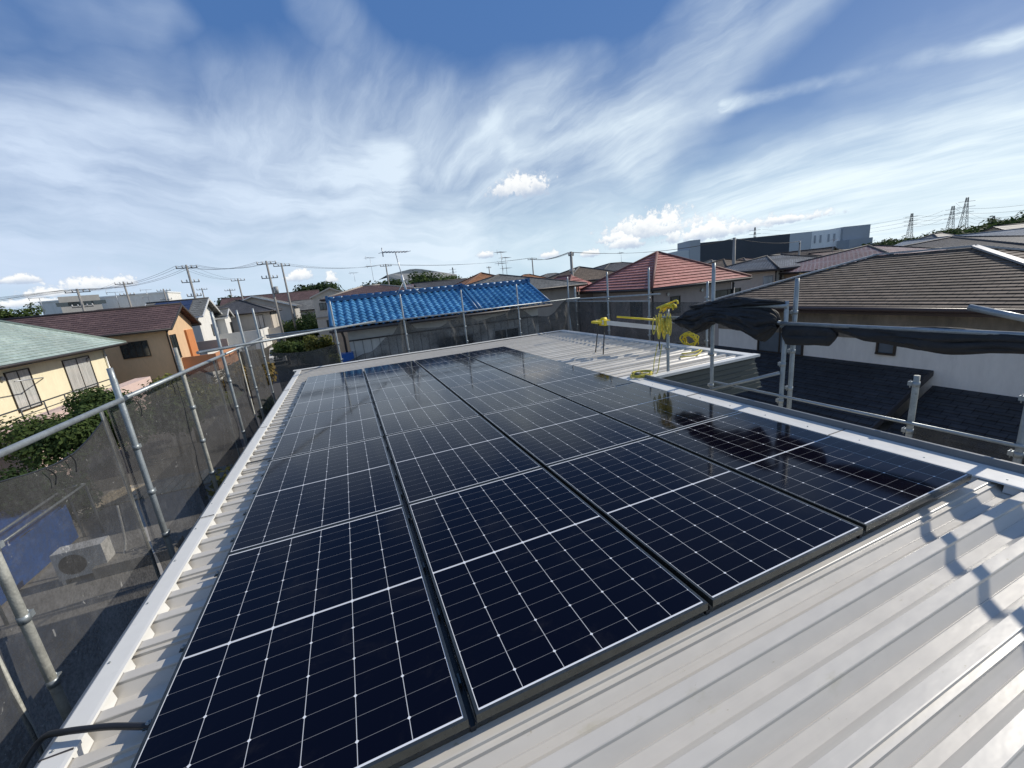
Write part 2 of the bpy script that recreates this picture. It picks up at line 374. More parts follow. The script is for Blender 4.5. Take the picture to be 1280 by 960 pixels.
# solar cell sheet: UV in metres
def cellmat():
    mt = bpy.data.materials.new('solar_cells'); mt.use_nodes = True; nt = mt.node_tree; g = NT(nt); b = nt.nodes['Principled BSDF']
    W, L = 1.106, 1.69; cw = W / 6; cl = (L - .012) / 18
    u, v, _ = g.xyz(g.n('ShaderNodeTexCoord').outputs['UV'])
    vc = g.m('SUBTRACT', g.m('ABSOLUTE', g.m('SUBTRACT', v, L / 2)), .006)
    fu = g.m('MULTIPLY', g.m('ABSOLUTE', g.m('SUBTRACT', g.m('FRACT', g.m('ADD', g.m('DIVIDE', u, cw), .5)), .5)), cw)
    fv = g.m('MULTIPLY', g.m('ABSOLUTE', g.m('SUBTRACT', g.m('FRACT', g.m('ADD', g.m('DIVIDE', vc, cl), .5)), .5)), cl)
    fv2 = g.m('MULTIPLY', g.m('ABSOLUTE', g.m('SUBTRACT', g.m('FRACT', g.m('ADD', g.m('DIVIDE', vc, 2 * cl), .5)), .5)), 2 * cl)
    lv = g.m('MULTIPLY', g.ramp(fu, .0009, .0017, 1, 0), .72); lh = g.m('MULTIPLY', g.ramp(fv, .0004, .0010, 1, 0), .32)
    mid = g.m('MULTIPLY', g.ramp(vc, -.001, .0004, 1, 0), .85)
    dia = g.ramp(g.m('ADD', fu, fv2), .0070, .0084, 1, 0)
    eu = g.m('MINIMUM', u, g.m('SUBTRACT', W, u)); ev = g.m('MINIMUM', v, g.m('SUBTRACT', L, v))
    edge = g.m('MAXIMUM', g.ramp(eu, .0028, .0036, 1, 0), g.ramp(ev, .0085, .0095, 1, 0))
    line = g.m('MAXIMUM', g.m('MAXIMUM', lv, lh), g.m('MAXIMUM', g.m('MAXIMUM', mid, dia), edge))
    bus = g.ramp(g.m('ABSOLUTE', g.m('SUBTRACT', g.m('FRACT', g.m('DIVIDE', u, cw / 10)), .5)), .02, .05, .10, 0)
    oi = g.n('ShaderNodeObjectInfo').outputs['Random']
    base = g.mix(oi, (.0014, .0013, .0058), (.0034, .0026, .0055))
    c = g.mix(line, base, (.70, .72, .74))
    oc = g.n('ShaderNodeTexCoord').outputs['Object']
    dust_bright = g.ramp(g.noise(oc, 3.0, 6, .7, .5), .5, .8, 0, .018)
    c = g.mix(dust_bright, c, (.5, .48, .42))
    g.put(b.inputs['Base Color'], c); b.inputs['Roughness'].default_value = .085; b.inputs['IOR'].default_value = 1.28
    g.put(b.inputs['Roughness'], g.ramp(g.noise(oc, 2.5, 5, .7), .3, .7, .055, .115))
    bp = g.n('ShaderNodeBump'); bp.inputs['Strength'].default_value = .02; bp.inputs['Distance'].default_value = .01
    g.put(bp.inputs['Height'], g.noise(oc, 5, 3)); g.put(b.inputs['Normal'], bp.outputs[0])
    MATS['cells'] = mt
cellmat()
def groundmat():
    mt = bpy.data.materials.new('ground_mat'); mt.use_nodes = True; nt = mt.node_tree; g = NT(nt); b = nt.nodes['Principled BSDF']
    oc = g.n('ShaderNodeTexCoord').outputs['Object']
    n1 = g.noise(oc, .05, 6, .6); n2 = g.noise(oc, .9, 6, .65); n3 = g.noise(oc, 14, 4, .6)
    c = g.mix(g.ramp(n1, .42, .58), (.11, .105, .095), (.06, .085, .03))
    c = g.mix(g.ramp(n2, .4, .7, 0, .6), c, (.16, .15, .13)); c = g.v('SCALE', c, g.ramp(n3, .2, .8, .7, 1.3))
    g.put(b.inputs['Base Color'], c); b.inputs['Roughness'].default_value = .95
    MATS['ground'] = mt
groundmat()

# ------------------------------------------------------------------ ground and roads
mb = MB(); mb.face([(-1500, -400, GZ), (1800, -400, GZ), (1800, 2600, GZ), (-1500, 2600, GZ)]); mb.build('ground', M['ground'], kind='structure')
mb = MB()
mb.face([(-7.6, 14, GZ + .006), (-1.6, 14, GZ + .006), (-3.0, 140, GZ + .006), (-9.5, 140, GZ + .006)])
mb.build('road', M['asphalt'], kind='structure')
mb = MB(); mb.box((-11.5, 2, GZ), (-.9, 19.3, GZ + .012)); mb.build('yard_concrete', M['concrete'], kind='structure')
mb = MB(); mb.box((5.6, -12, GZ), (11.0, 30, GZ + .012)); mb.build('yard_gravel', M['concrete'], kind='structure')

# ------------------------------------------------------------------ main building
P0 = -.045; PITCH = .2; RT = -.085; RV = -.137       # first rib's near edge, pitch, rib top, valley
bld = thing('building', (2.4, 3, GZ), 'near building with beige folded metal roof that carries the solar panels', 'building')
def rib_profile(y0, y1):
    k0 = math.floor((y0 - P0) / PITCH); k1 = math.ceil((y1 - P0) / PITCH); pts = []
    for k in range(k0, k1 + 1):
        e = P0 + k * PITCH     # near edge of the top, the side slope falls towards -Y from here
        if k % 3 == 0:
            pts += [(e - .072, RV), (e - .069, RV + .0025), (e - .066, RV), (e - .0275, RT - .030), (e - .026, RT - .0145), (e - .004, RT - .0135), (e - .002, RT - .001), (e + .002, RT)]
        else:
            pts += [(e - .052, RV), (e - .049, RV + .0025), (e - .046, RV), (e - .005, RT - .015), (e - .003, RT - .003), (e, RT)]
        pts += [(e + .050, RT), (e + .053, RT - .003), (e + .055, RT - .015), (e + .094, RV), (e + .098, RV)]
    return pts
def deck(mb, x0, x1, y0, y1):
    pr = [p for p in rib_profile(y0, y1) if y0 <= p[0] <= y1]
    n = 4
    for (ya, za), (yb, zb) in zip(pr[:-1], pr[1:]):
        mb.face([(x0, ya, za), (x1, ya, za), (x1, yb, zb), (x0, yb, zb)])
mb = MB(); deck(mb, -.40, 5.12, -4.2, 3.78); deck(mb, -.40, 7.32, 3.7805, 10.5); mb.build('roof_deck', M['beige_steel'], bld)
# valley closures (aprons) under the flashings
def aprons(mb, x, y0, y1, dx):
    k = math.floor((y0 - P0) / PITCH); sg = 1 if dx > 0 else -1; ys = [y0]
    while P0 + k * PITCH < y1:
        e = P0 + k * PITCH; a, b = e - PITCH + .054, e - (.064 if k % 3 == 0 else .046)
        if a > y0 and b < y1:
            t = random.uniform(-.006, .006); ys += [a, b]
            mb.face([(x, a, RT + .004), (x, b, RT + .004), (x + dx + t, b + .0, RV + .004), (x + dx - t, a + .016, RV + .004)])
        k += 1
    ys.append(y1)
    for a, b in zip(ys[:-1], ys[1:]): mb.face([(x - .012 * sg, a, RT + .0065), (x - .012 * sg, b, RT + .0065), (x, b, RT + .004), (x, a, RT + .004)])
mb = MB(); aprons(mb, -.307, -4, 10.3, .012); mb.build('apron', M['white_steel'], bld)
mb = MB(); aprons(mb, 4.80, -4, 3.7, -.012); mb.build('apron', M['white_steel'], bld)
def sweep(mb, prof, y0, y1):       # prof (x, z) extruded along Y
    for (xa, za), (xb, zb) in zip(prof[:-1], prof[1:]):
        mb.face([(xa, y0, za), (xb, y0, zb), (xb, y1, zb), (xa, y1, za)])
FZ = RT + .016
joints = [-3.2, -1.0, 1.15, 2.62, 4.72, 5.5, 7.3, 9.4, 10.5]
mb = MB()
ja = [-4.2, -1.6, .62, 2.55, 5.15, 7.8, 10.52]
for i, (a, b) in enumerate(zip(ja[:-1], ja[1:])):
    z = FZ + (i % 2) * .0025
    sweep(mb, [(-.302, z - .012), (-.305, z - .002), (-.32, z), (-.402, z + .002), (-.410, z - .002), (-.522, z - .118), (-.526, z - .34), (-.505, z - .35)], a, b + .012)
mb.build('edge_flashing', M['white_steel'], bld)
mb = MB()
jb = [-4.2, -.9, .95, 2.62, 4.02]
for i, (a, b) in enumerate(zip(jb[:-1], jb[1:])):
    z = FZ + (i % 2) * .0025
    sweep(mb, [(4.785, z - .012), (4.79, z - .002), (4.80, z), (5.028, z)], a, b + .012)
mb.build('edge_flashing', M['white_steel'], bld)
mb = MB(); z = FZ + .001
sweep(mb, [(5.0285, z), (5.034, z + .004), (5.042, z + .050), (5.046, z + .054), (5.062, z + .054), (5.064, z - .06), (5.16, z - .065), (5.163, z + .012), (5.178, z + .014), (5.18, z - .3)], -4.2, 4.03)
mb.build('edge_shaded', pm('steel_shade_grey', (.17, .18, .185), .4, .2, .1, 2), bld)  # same metal as the flashing, its shade painted in as a darker grey
mb = MB()
for i in range(5):
    a, b = -.5 + i * 1.6, -.5 + (i + 1) * 1.6; b = min(b, 7.44); z = FZ + .004 + (i % 2) * .0025
    mb.face([(a, 10.38, z), (b, 10.38, z), (b, 10.56, z + .004), (a, 10.56, z + .004)]); mb.face([(a, 10.56, z + .004), (b, 10.56, z + .004), (b, 10.56, z - .3), (a, 10.56, z - .3)])
mb.box((7.28, 3.76, FZ - .2), (7.46, 10.56, FZ + .008))
mb.build('edge_flashing', M['white_steel'], bld)
mb = MB()
for y in ja[1:-1]: mb.box((-.414, y + .010, FZ + .001), (-.31, y + .016, FZ + .0065)); mb.build('joint', M['fascia_dark'], bld); mb = MB()
for y in jb[1:-1]: mb.box((4.79, y + .010, FZ + .001), (5.03, y + .016, FZ + .0065)); mb.build('joint', M['fascia_dark'], bld); mb = MB()
# screws on flashings
for i in range(16):
    y = -.2 + i * .43
    MB().tube([(-.385, y, FZ), (-.385, y, FZ + .007)], .005, 6).build('screw', M['galv'], bld)
    if y < 3.9: MB().tube([(4.86, y + .1, FZ), (4.86, y + .1, FZ + .007)], .005, 6).build('screw', M['galv'], bld)
# annex eave: sloping ribbed cladding facing the camera, below its near edge
mb = MB(); xe = 7.44; H = .60; n = 7
base_ = Vector((0, 3.765, FZ - .012)); low_ = Vector((0, 3.66, FZ - H)); dn = (low_ - base_); nrm_ = Vector((0, dn.z, -dn.y)).normalized()
if nrm_.y > 0: nrm_ = -nrm_
path_ = []
for k in range(n):
    for t_, h_ in ((0, 0), (.70, .0), (.76, .020), (.93, .020), (1.0, 0)): path_.append(base_ + dn * ((k + t_) / n) + nrm_ * h_)
for p_, q_ in zip(path_[:-1], path_[1:]):
    if (p_ - q_).length > 1e-5: mb.face([(4.9, q_.y, q_.z), (xe + .10 * (base_.z - q_.z) / H, q_.y, q_.z), (xe + .10 * (base_.z - p_.z) / H, p_.y, p_.z), (4.9, p_.y, p_.z)])
mb.build('eave_cladding', M['green_steel'], bld)
mb = MB(); mb.face([(xe, 3.765, FZ), (xe + .10, 3.66, FZ - H), (xe + .10, 3.9, FZ - H), (xe, 3.9, FZ)]); mb.build('eave_end', M['green_steel'], bld)
mb = MB(); mb.box((4.9, 3.66, FZ - .03), (7.47, 3.785, FZ + .012)); mb.build('edge_flashing', M['white_steel'], bld)
mb = MB(); mb.box((-.40, -4.1, GZ), (5.2, 10.4, RV - .1)); mb.build('wall', M['w_grey'], bld)
mb = MB(); mb.box((5.201, 4.05, GZ), (7.3, 10.4, RV - .1)); mb.build('wall', M['w_grey'], bld)

# ------------------------------------------------------------------ solar panels
PX, PY, PW, PL = 1.1655, 1.7302, 1.106, 1.69
def make_panel():
    t = thing('solar_panel', (0, 0, 0), 'x', 'solar panel')
    e = .014; fw = .011
    mb = MB(); a, b, c, d = -e, PW + e, -e, PL + e
    for (p, q) in (((a, c), (b, c + e - .001)), ((a, d - e + .001), (b, d)), ((a, c + e - .001), (a + e - .001, d - e + .001)), ((b - e + .001, c + e - .001), (b, d - e + .001))):
        mb.box((p[0], p[1], -.036), (q[0], q[1], .0015))
    mb.build('frame', M['black_anod'], t)
    mb = MB(); mb.face([(-.001, -.001, 0), (PW + .001, -.001, 0), (PW + .001, PL + .001, 0), (-.001, PL + .001, 0)], [(0, 0), (PW, 0), (PW, PL), (0, PL)])
    mb.face([(-.001, PL, -.006), (PW, PL, -.006), (PW, 0, -.006), (0, 0, -.006)], [(0, 0)] * 4)
    mb.build('cell_sheet', M['cells'], t)
    return t
proto = make_panel()
cn = ['leftmost column', 'second column from the left', 'third column from the left', 'rightmost column']
rn = ['front row', 'second row from the front', 'middle row', 'fourth row from the front', 'farthest row']
first = True
for r in range(5):
    for c in range(4):
        o = proto if first else copy_tree(proto); first = False
        o.location = (c * PX, r * PY, random.uniform(-.001, .001)); o.rotation_euler = (random.uniform(-.0008, .0008), random.uniform(-.0008, .0008), 0)
        o['label'] = f'black solar panel, {rn[r]}, {cn[c]}'; o['group'] = 'solar panels on the metal roof'
# mounting clamps
def make_clamp():
    t = thing('mounting_clamp', (0, 0, 0), 'x', 'clamp')
    mb = MB(); mb.box((-.035, -.028, -.085), (.03, .028, -.079)).box((-.004, -.024, -.079), (.004, .024, -.036)).box((-.035, -.02, -.052), (-.008, .02, -.046)); mb.build('bracket', M['black_anod'], t)
    mb = MB(); mb.tube([(-.02, 0, -.079), (-.02, 0, -.03)], .005, 6).tube([(-.02, 0, -.046), (-.02, 0, -.036)], .010, 6); mb.build('bolt', M['galv'], t)
    return t
cp = make_clamp(); first = True
where = ['under the left edge of the leftmost panel column', 'in the dark gap right of the leftmost panel column', 'in the dark gap left of the third panel column', 'in the dark gap left of the rightmost panel column', 'along the right edge of the rightmost panel column']
for j, x in enumerate((-.03, PX - .03, 2 * PX - .03, 3 * PX - .03, 4 * PX - .03)):
    for r in range(5):
        for q in (.17, .62, 1.08, 1.52):
            o = cp if first else copy_tree(cp); first = False
            k = round((r * PY + q - P0 - .034) / PITCH)
            o.location = (x, P0 + .034 + k * PITCH, 0)
            if j == 4: o.rotation_euler = (0, 0, math.pi)
            if 0 < j < 4: o.location.z = .004
            o['label'] = f'small black clamp with a bolt {where[j]}'; o['group'] = 'mounting clamps ' + where[j]
# dark rails in the gaps between columns
for j in (1, 2, 3):
    mb = MB(); x = j * PX - .030
    mb.box((x - .010, 0, -.083), (x + .010, 8.6, -.060))
    mb.box((x - .013, 0, -.060), (x - .010, 8.6, -.045)); mb.box((x + .010, 0, -.060), (x + .013, 8.6, -.045))
    o = mb.build('mounting_rail', M['black_plastic']); rebase(o, (x, 0, -.083))
    tag(o, ['', 'long black rail in the gap between first and second panel columns', 'long black rail in the gap between second and third panel columns', 'long black rail in the gap between third and last panel columns'][j], 'rail', 'mounting rails between panel columns')
# black conduit leaving the array
mb = MB()
pts = [at_z(215, 908, -.055), at_z(180, 908, -.05), at_z(140, 908, -.035), at_z(110, 911, -.03), at_z(80, 915, -.03), at_z(55, 922, -.06)]
e = pts[-1]; pts += [e + Vector((-.06, -.03, -.06)), e + Vector((-.10, -.07, -.15)), e + Vector((-.12, -.12, -.35)), e + Vector((-.12, -.16, -1.2)), e + Vector((-.1, -.18, -4.6))]
def smooth_(pts, k=6):
    return smooth(pts, k)
def smooth(pts, k=6):
    out = []
    for i in range(len(pts) - 1):
        p0 = pts[max(i - 1, 0)]; p1 = pts[i]; p2 = pts[i + 1]; p3 = pts[min(i + 2, len(pts) - 1)]
        for j in range(k):
            t = j / k
            out.append(.5 * ((2 * p1) + (p2 - p0) * t + (2 * p0 - 5 * p1 + 4 * p2 - p3) * t * t + (3 * p1 - p0 - 3 * p2 + p3) * t ** 3))
    out.append(pts[-1]); return out
mb.tube(smooth([Vector(p) for p in pts], 8), .0125, 12)
o = mb.build('cable_conduit', M['black_plastic']); rebase(o, pts[1]); tag(o, 'thick black cable conduit bending over the left roof edge', 'cable')

# ------------------------------------------------------------------ scaffolds
PR = .0243
def clamp_mb(mb, p, ax=(0, 1, 0), s=1.0):
    p = Vector(p); ax = Vector(ax)
    mb.tube([p - Vector((0, 0, .028 * s)), p + Vector((0, 0, .028 * s))], .034 * s, 10)
    mb.obox(p + ax * .045 * s, ax * .02 * s, Vector((0, 0, 1)).cross(ax) * .024 * s, (0, 0, .022 * s))
    mb.tube([p + ax * .05 * s + Vector((0, 0, .03)), p + ax * .05 * s + Vector((0, 0, -.04))], .006 * s, 6)
def post(parent, x, y, z0, z1, mat='galv', dirs=(0, 1, 0), top=True, zc=.87):
    mb = MB(); mb.tube([(x, y, z0), (x, y, z1 - .10), (x, y, z1 - .095), (x, y, z1)], [PR, PR, PR * .9, PR * .9], 12)
    po = mb.build('post', M[mat], parent)
    z = zc
    while z > max(z0, -2.2):
        mb = MB(); clamp_mb(mb, (x, y, z), dirs, .82); mb.build('clamp', M['galv'], po); z -= .45
    return po
def rail(parent, a, b, mat='galv', r=.0215, name='rail'):
    return MB().tube([a, b], r, 12).build(name, M[mat], parent)
lefts = thing('scaffold', (-1, 3.4, GZ), 'grey steel tube scaffold along the left side of the roof, holding the dark net', 'scaffold')
for i, (y, zt) in enumerate(((-.3, 1.17), (1.68, 1.2), (3.37, 1.16), (4.92, 1.18), (6.78, 1.57), (8.49, 1.57), (10.12, 1.58))):
    post(lefts, -1.0, y, GZ, zt, 'galv_old' if i in (1, 3) else 'galv')
rail(lefts, (-.965, -3, .875), (-.965, 3.30, .88)); rail(lefts, (-.965, 3.38, .882), (-.965, 6.72, .875)); rail(lefts, (-.965, 6.8, .875), (-.965, 10.3, .875))
for y in (1.68, 3.37, 6.78, 8.49): rail(lefts, (-1.13, y - .05, -4.9), (-1.13, y - .05, .82), 'galv_old', .014, 'brace')
rail(lefts, (-1.05, -3, -2.3), (-1.05, 10.1, -2.3), 'galv_old')
pa = at_x(247, 441, -.93); pb = at_y(469, 401.5, 10.93); rail(lefts, pa, pb)
fars = thing('scaffold', (4, 11, GZ), 'grey steel tube scaffold behind the far edge of the roof, before the blue roof', 'scaffold')
for x, zt in ((.66, 1.58), (2.52, 1.58), (4.31, 1.53), (6.13, 1.53), (7.99, 1.6), (8.25, 1.25)): post(fars, x, 11.0, GZ, zt, 'galv', (1, 0, 0))
rail(fars, (-1.0, 10.965, .87), (8.4, 10.965, .87)); rail(fars, (-1.0, 11.04, .82), (.6, 11.04, .80)); rail(fars, (-1, 11.04, -.95), (8.3, 11.04, -.95))
for (y, zt) in ((8.65, 1.61), (6.95, 1.6), (5.2, 1.2)): post(fars, 7.9, y, GZ, zt, 'galv', (0, 1, 0))
rail(fars, (7.87, 11.1, .86), at_x(825, 367.5, 7.87)); rail(fars, (7.93, 11.1, .80), (7.93, 7.0, .80), r=.018)
rights = thing('scaffold', (5.6, 2, GZ), 'grey steel tube scaffold along the right roof edge, carrying the bundled black sheet', 'scaffold')
YS = [(3.83, .93, 'galv'), (2.98, 1.54, 'galv'), (1.97, 1.04, 'galv'), (.75, .38, 'galv_old'), (.08, .86, 'galv'), (-2.9, 1.9, 'galv')]
for y, zt, mt_ in YS: post(rights, 5.6, y, GZ, zt, mt_, (0, 1, 0), zc=min(zt - .08, .76))
post(rights, 5.72, 1.95, GZ, 1.28, 'galv', (0, 1, 0), zc=.9)
rail(rights, (5.565, 2.05, .79), (5.565, -2.9, .80)); rail(rights, (5.565, 3.9, .80), (5.565, 2.0, .80)); rail(rights, (5.56, 3.05, .97), (5.56, 1.93, .99))
rail(rights, (5.565, 2.9, -.07), (5.565, -.1, -.06), r=.016)
rail(rights, (5.56, 2.98, -.20), (5.56, 1.98, .21), r=.020)
rail(rights, at_x(1212, 384, 5.62), at_x(1300, 402, 5.55), r=.026)
rail(rights, (5.62, .05, 1.00), (5.62, -1.6, 2.23), r=.028, name='brace')

# nets hanging on the scaffolds
def net(name, label, x_or_y, axis, a, b, top, bot, mat, nu=60, nv=24, amp=.05, seed=0, freq=3.0, fold=1.0):
    mb = MB()
    def fn(u, v):
        s = a + (b - a) * u; zt = top(s); zb = bot(s); z = zb + (zt - zb) * v
        w = amp * (noise.noise(Vector((s * .9, z * .5, seed))) * 1.5 + noise.noise(Vector((s * freq, z * 1.2, seed + 5))) * .7 * fold + .35 * noise.noise(Vector((s * 7 + z * 3, z * 2, seed + 9))))
        w *= (1 - .8 * abs(2 * v - 1) ** 3)
        return (x_or_y + w, s, z) if axis == 'x' else (s, x_or_y + w, z)
    mb.grid(fn, nu, nv); o = mb.build(name, M[mat]); rebase(o, (x_or_y, a, bot(a)) if axis == 'x' else (a, x_or_y, bot(a))); tag(o, label, 'net', 'safety nets hung on the scaffold'); return o
def sag(y0, y1, z, d): return lambda s: z - d * 4 * max(0, (s - y0) * (y1 - s)) / (y1 - y0) ** 2
TA = [(q.y, q.z) for q in (at_x(px_, py_, -1.10) for px_, py_ in ((-60, 617), (0, 603), (40, 592), (72, 580), (95, 566), (112, 549), (126, 531), (138, 512)))]
TA = [(-3, TA[0][1] - .05)] + TA + [(3.4, .88)]
def topA(s):
    for (p, q), (p2, q2) in zip(TA[:-1], TA[1:]):
        if s <= p2: return q + (q2 - q) * max(0, (s - p)) / (p2 - p)
    return .88
net('safety_net', 'dark mesh net with drooping top edge in the nearest bay of the left scaffold', -1.10, 'x', -3, 3.30, topA, lambda s: GZ + .1, 'net', 90, 40, .07, 1)
net('safety_net', 'dark mesh net between the tall near post and the next post of the left scaffold', -1.09, 'x', 3.31, 4.92, sag(3.3, 4.92, .87, .02), lambda s: GZ + .1, 'net', 50, 40, .06, 2)
net('safety_net', 'creased dark mesh net in the third bay of the left scaffold', -1.09, 'x', 4.93, 6.78, sag(4.9, 6.78, .86, .03), lambda s: GZ + .1, 'net', 60, 40, .09, 3)
net('safety_net', 'wrinkled dark mesh net in the fourth bay of the left scaffold before its last bay', -1.09, 'x', 6.79, 8.49, sag(6.8, 8.49, .84, .05), lambda s: GZ + .1, 'net', 60, 40, .13, 4)
net('safety_net', 'dark mesh net in the last bay of the left scaffold at the roof corner', -1.09, 'x', 8.5, 10.1, sag(8.5, 10.1, .82, .05), lambda s: GZ + .1, 'net', 60, 40, .13, 5)
net('safety_net', 'low dark mesh net across the far left roof corner in front of the white van', 11.08, 'y', -.95, .62, sag(-1, .62, .42, .10), lambda s: -2.5, 'net_thin', 40, 24, .08, 6)
def swag(p): 
    def f(s):
        for (x, z), (x2, z2) in zip(p[:-1], p[1:]):
            if s <= x2: t = (s - x) / (x2 - x); t = t * t * (3 - 2 * t); return z + (z2 - z) * t
        return p[-1][1]
    return f
net('safety_net', 'dark mesh net swagged low below the left half of the blue roof', 11.08, 'y', .70, 4.3, swag([(.7, -.12), (1.4, .05), (2.1, .45), (2.5, .86), (2.9, .55), (3.5, .50), (4.0, .68), (4.3, .84)]), lambda s: -1.6, 'net_thin', 90, 30, .16, 7, 4.5)
net('safety_net', 'dark mesh net under the right half of the blue roof, with pale folds', 11.08, 'y', 4.32, 6.12, swag([(4.3, .8), (4.8, .55), (5.5, .62), (6.12, .84)]), lambda s: -1.6, 'net_thin', 70, 30, .18, 8, 4.5)
net('safety_net', 'gathered dark mesh net left of the pair of posts at the far roof corner', 11.08, 'y', 6.14, 7.97, swag([(6.14, .8), (6.7, .45), (7.2, .40), (7.97, .84)]), lambda s: -1.6, 'net_thin', 80, 30, .22, 9, 5.5)
net('safety_net', 'dark mesh net in front of the red tiled house behind the far roof wing', 7.98, 'x', 5.2, 10.95, lambda s: .78, lambda s: -1.8, 'net_thin', 80, 24, .10, 10)
net('safety_net', 'dark mesh net low beyond the right roof edge before the black lean-to roofs', 5.68, 'x', -2.2, .75, lambda s: -.12, lambda s: GZ + .2, 'net_thin', 50, 24, .05, 12)

hem = MB().tube([Vector((-1.105, y_, topA(y_) + .002)) for y_ in [1.2 + .06 * i for i in range(35)]], .006, 6).build('hem_rope', M['black_plastic']); rebase(hem, (-1.105, 1.2, .3)); tag(hem, 'thin black hem cord along the drooping top edge of the nearest net', 'cord')
for (px_, py_, L_, w_) in ((84, 566, .16, .03), (58, 586, .13, .04), (170, 500, .17, .02), (214, 478, .15, .01)):
    a_ = at_x(px_, py_, -1.07); o_ = MB().tube(smooth([a_, a_ + Vector((.01, w_, -L_ * .5)), a_ + Vector((0, w_ * .6, -L_))], 4), .004, 5).build('tie_cord', M['black_plastic']); rebase(o_, a_)
    tag(o_, 'short black tie cord dangling from the near nets on the left scaffold', 'cord', 'tie cords on the left nets')
# bundled black sheet on the right scaffold
def bundle(label, x, y0, y1, top, bot, thick, seed, nu=110, nv=34, cr=1.0):
    mb = MB()
    def rid(v): return 1 - abs(noise.noise(v)) * 2.4
    def fn(u, v):
        y = y0 + (y1 - y0) * u; e_ = min(1, 9 * min(u, 1 - u)) ** .5; zt = top(y); zb = bot(y); zm = zt * .62 + zb * .38; zt = zm + (zt - zm) * e_; zb = zm + (zb - zm) * max(e_, .35)
        h = zt - zb; a = v * 2 * math.pi; rr = thick * (.25 + .75 * e_)
        cx = -math.cos(a); cz = math.sin(a)
        tw = .5 * noise.noise(Vector((y * 1.3, seed, 2)))
        p = Vector((y * 1.3 + cz * .4, cx * 1.6, cz * 2.6 + seed)); q = Vector((y * 3.0 + cz * 1.6, cx * 3, cz * 5.5 + seed))
        k = .82 + .30 * rid(p) * cr + .17 * rid(q) * cr + .09 * rid(q * 2.3) * cr + .05 * rid(q * 5.1) * cr
        return (x + cx * rr * k, y + .02 * noise.noise(q), zm + (zt + zb - 2 * zm) / 2 + cz * h / 2 * (.8 + .2 * k) + .025 * cr * noise.noise(q * .8))
    mb.grid(fn, nu, nv); o = mb.build('black_sheet', M['tarp_black']); rebase(o, (x, y0, bot(y0))); tag(o, label, 'sheet', 'bundled black sheets on the right scaffold'); return o
bundle('thick crumpled bundle of black sheet between the yellow ropes and the double post', 5.56, 2.03, 3.66, swag([(2.0, .98), (2.5, .96), (3.0, .97), (3.3, .92), (3.66, .78)]), swag([(2.0, .56), (2.2, .56), (2.5, .69), (2.85, .76), (3.2, .60), (3.45, .66), (3.66, .74)]), .10, 1, 230, 64, 1.35)
bundle('loose fold of black sheet lying over the upper rail above the thick bundle', 5.58, 1.98, 3.35, swag([(1.98, 1.06), (2.6, 1.08), (3.35, 1.00)]), swag([(1.98, .99), (2.4, .98), (2.8, .95), (3.35, .93)]), .07, 15, 120, 26, 1.3)
bundle('black sheet rolled along the rail just right of the double scaffold post', 5.585, 1.42, 1.99, lambda y: .80, swag([(1.4, .575), (1.99, .545)]), .045, 5, 70, 30, 1.0)
bundle('long black sheet sagging below the rail at the right edge of the photo', 5.585, -1.2, 1.50, lambda y: .805, swag([(-1.2, .56), (-.3, .60), (.2, .655), (.65, .60), (1.1, .66), (1.5, .72)]), .045, 9, 190, 34, 1.1)

# yellow ropes and ladder by the annex
rp = thing('rope_bundle', (5.5, 3.83, .3), 'yellow ropes and slings hung in a bundle on the dark scaffold post', 'rope')
random.seed(3)
for i in range(16):
    px = 818 + i * 1.0 + random.uniform(-2, 2); a_ = at_x(px + 5, 396 + random.uniform(-4, 4), 5.55 + random.uniform(-.05, .05))
    w = random.uniform(.03, .08); L_ = random.uniform(.16, .34)
    b_ = a_ + Vector((random.uniform(-.03, .03), w, 0)); mid_ = (a_ + b_) / 2 + Vector((random.uniform(-.03, .03), random.uniform(-.03, .03), -L_))
    MB().tube(smooth([a_, a_ * .45 + mid_ * .55 + Vector((0, -.02, 0)), mid_, b_ * .45 + mid_ * .55 + Vector((0, .02, 0)), b_], 6), .0085, 6).build('rope_loop', M['rope_yellow'], rp)
mb = MB()
for i in range(9):
    c0 = at_x(826, 388, 5.56) + Vector((random.uniform(-.05, .05), random.uniform(-.05, .05), random.uniform(-.05, .05)))
    c1 = at_x(842, 380, 5.56) + Vector((random.uniform(-.05, .05), random.uniform(-.05, .05), random.uniform(-.04, .05)))
    mb.tube(smooth([c0, (c0 + c1) / 2 + Vector((random.uniform(-.06, .06), 0, random.uniform(.0, .06))), c1, c1 + Vector((0, -.03, -.05))], 5), .013, 7)
mb.build('rope_knot', M['yellow'], rp)
mb = MB()
g0 = at_z(812, 470, FZ)
for dx in (0, .09):
    mb.tube(smooth([at_x(822 + dx * 60, 430, 5.5), at_x(818 + dx * 70, 450, 5.4), g0 + Vector((dx + .05, 0, .02)), g0 + Vector((dx - .1, .03, .015)), g0 + Vector((dx - .2, .12, .02))], 8), .007, 6)
for i in range(6):
    q = [g0 + Vector((-.12 + .16 * math.cos(t * .9 + i) + random.uniform(-.03, .03), .05 + .12 * math.sin(t * .9 + i), .02 + .01 * i)) for t in range(6)]
    mb.tube(smooth(q, 4), .0075, 6)
mb.build('rope_tail', M['rope_yellow'], rp)
o = MB().tube(smooth([at_z(852, 442, RT + .012), at_z(868, 440, RT + .015), at_z(878, 436, RT + .012), at_z(870, 444, RT + .012), at_z(850, 446, RT + .012)], 8), .012, 6).build('rope', M['rope_yellow']); rebase(o, at_z(860, 442, RT)); tag(o, 'short coil of yellow rope lying on the far roof wing right of the dark post', 'rope')
ld = thing('work_trestle', at_z(750, 442, RT), 'aluminium roof trestle with yellow end and thin legs on the far roof wing', 'trestle')
YL = at_z(752, 442, RT).y
A0 = at_y(748, 402.5, YL); A1 = at_y(823, 410, YL - .6)
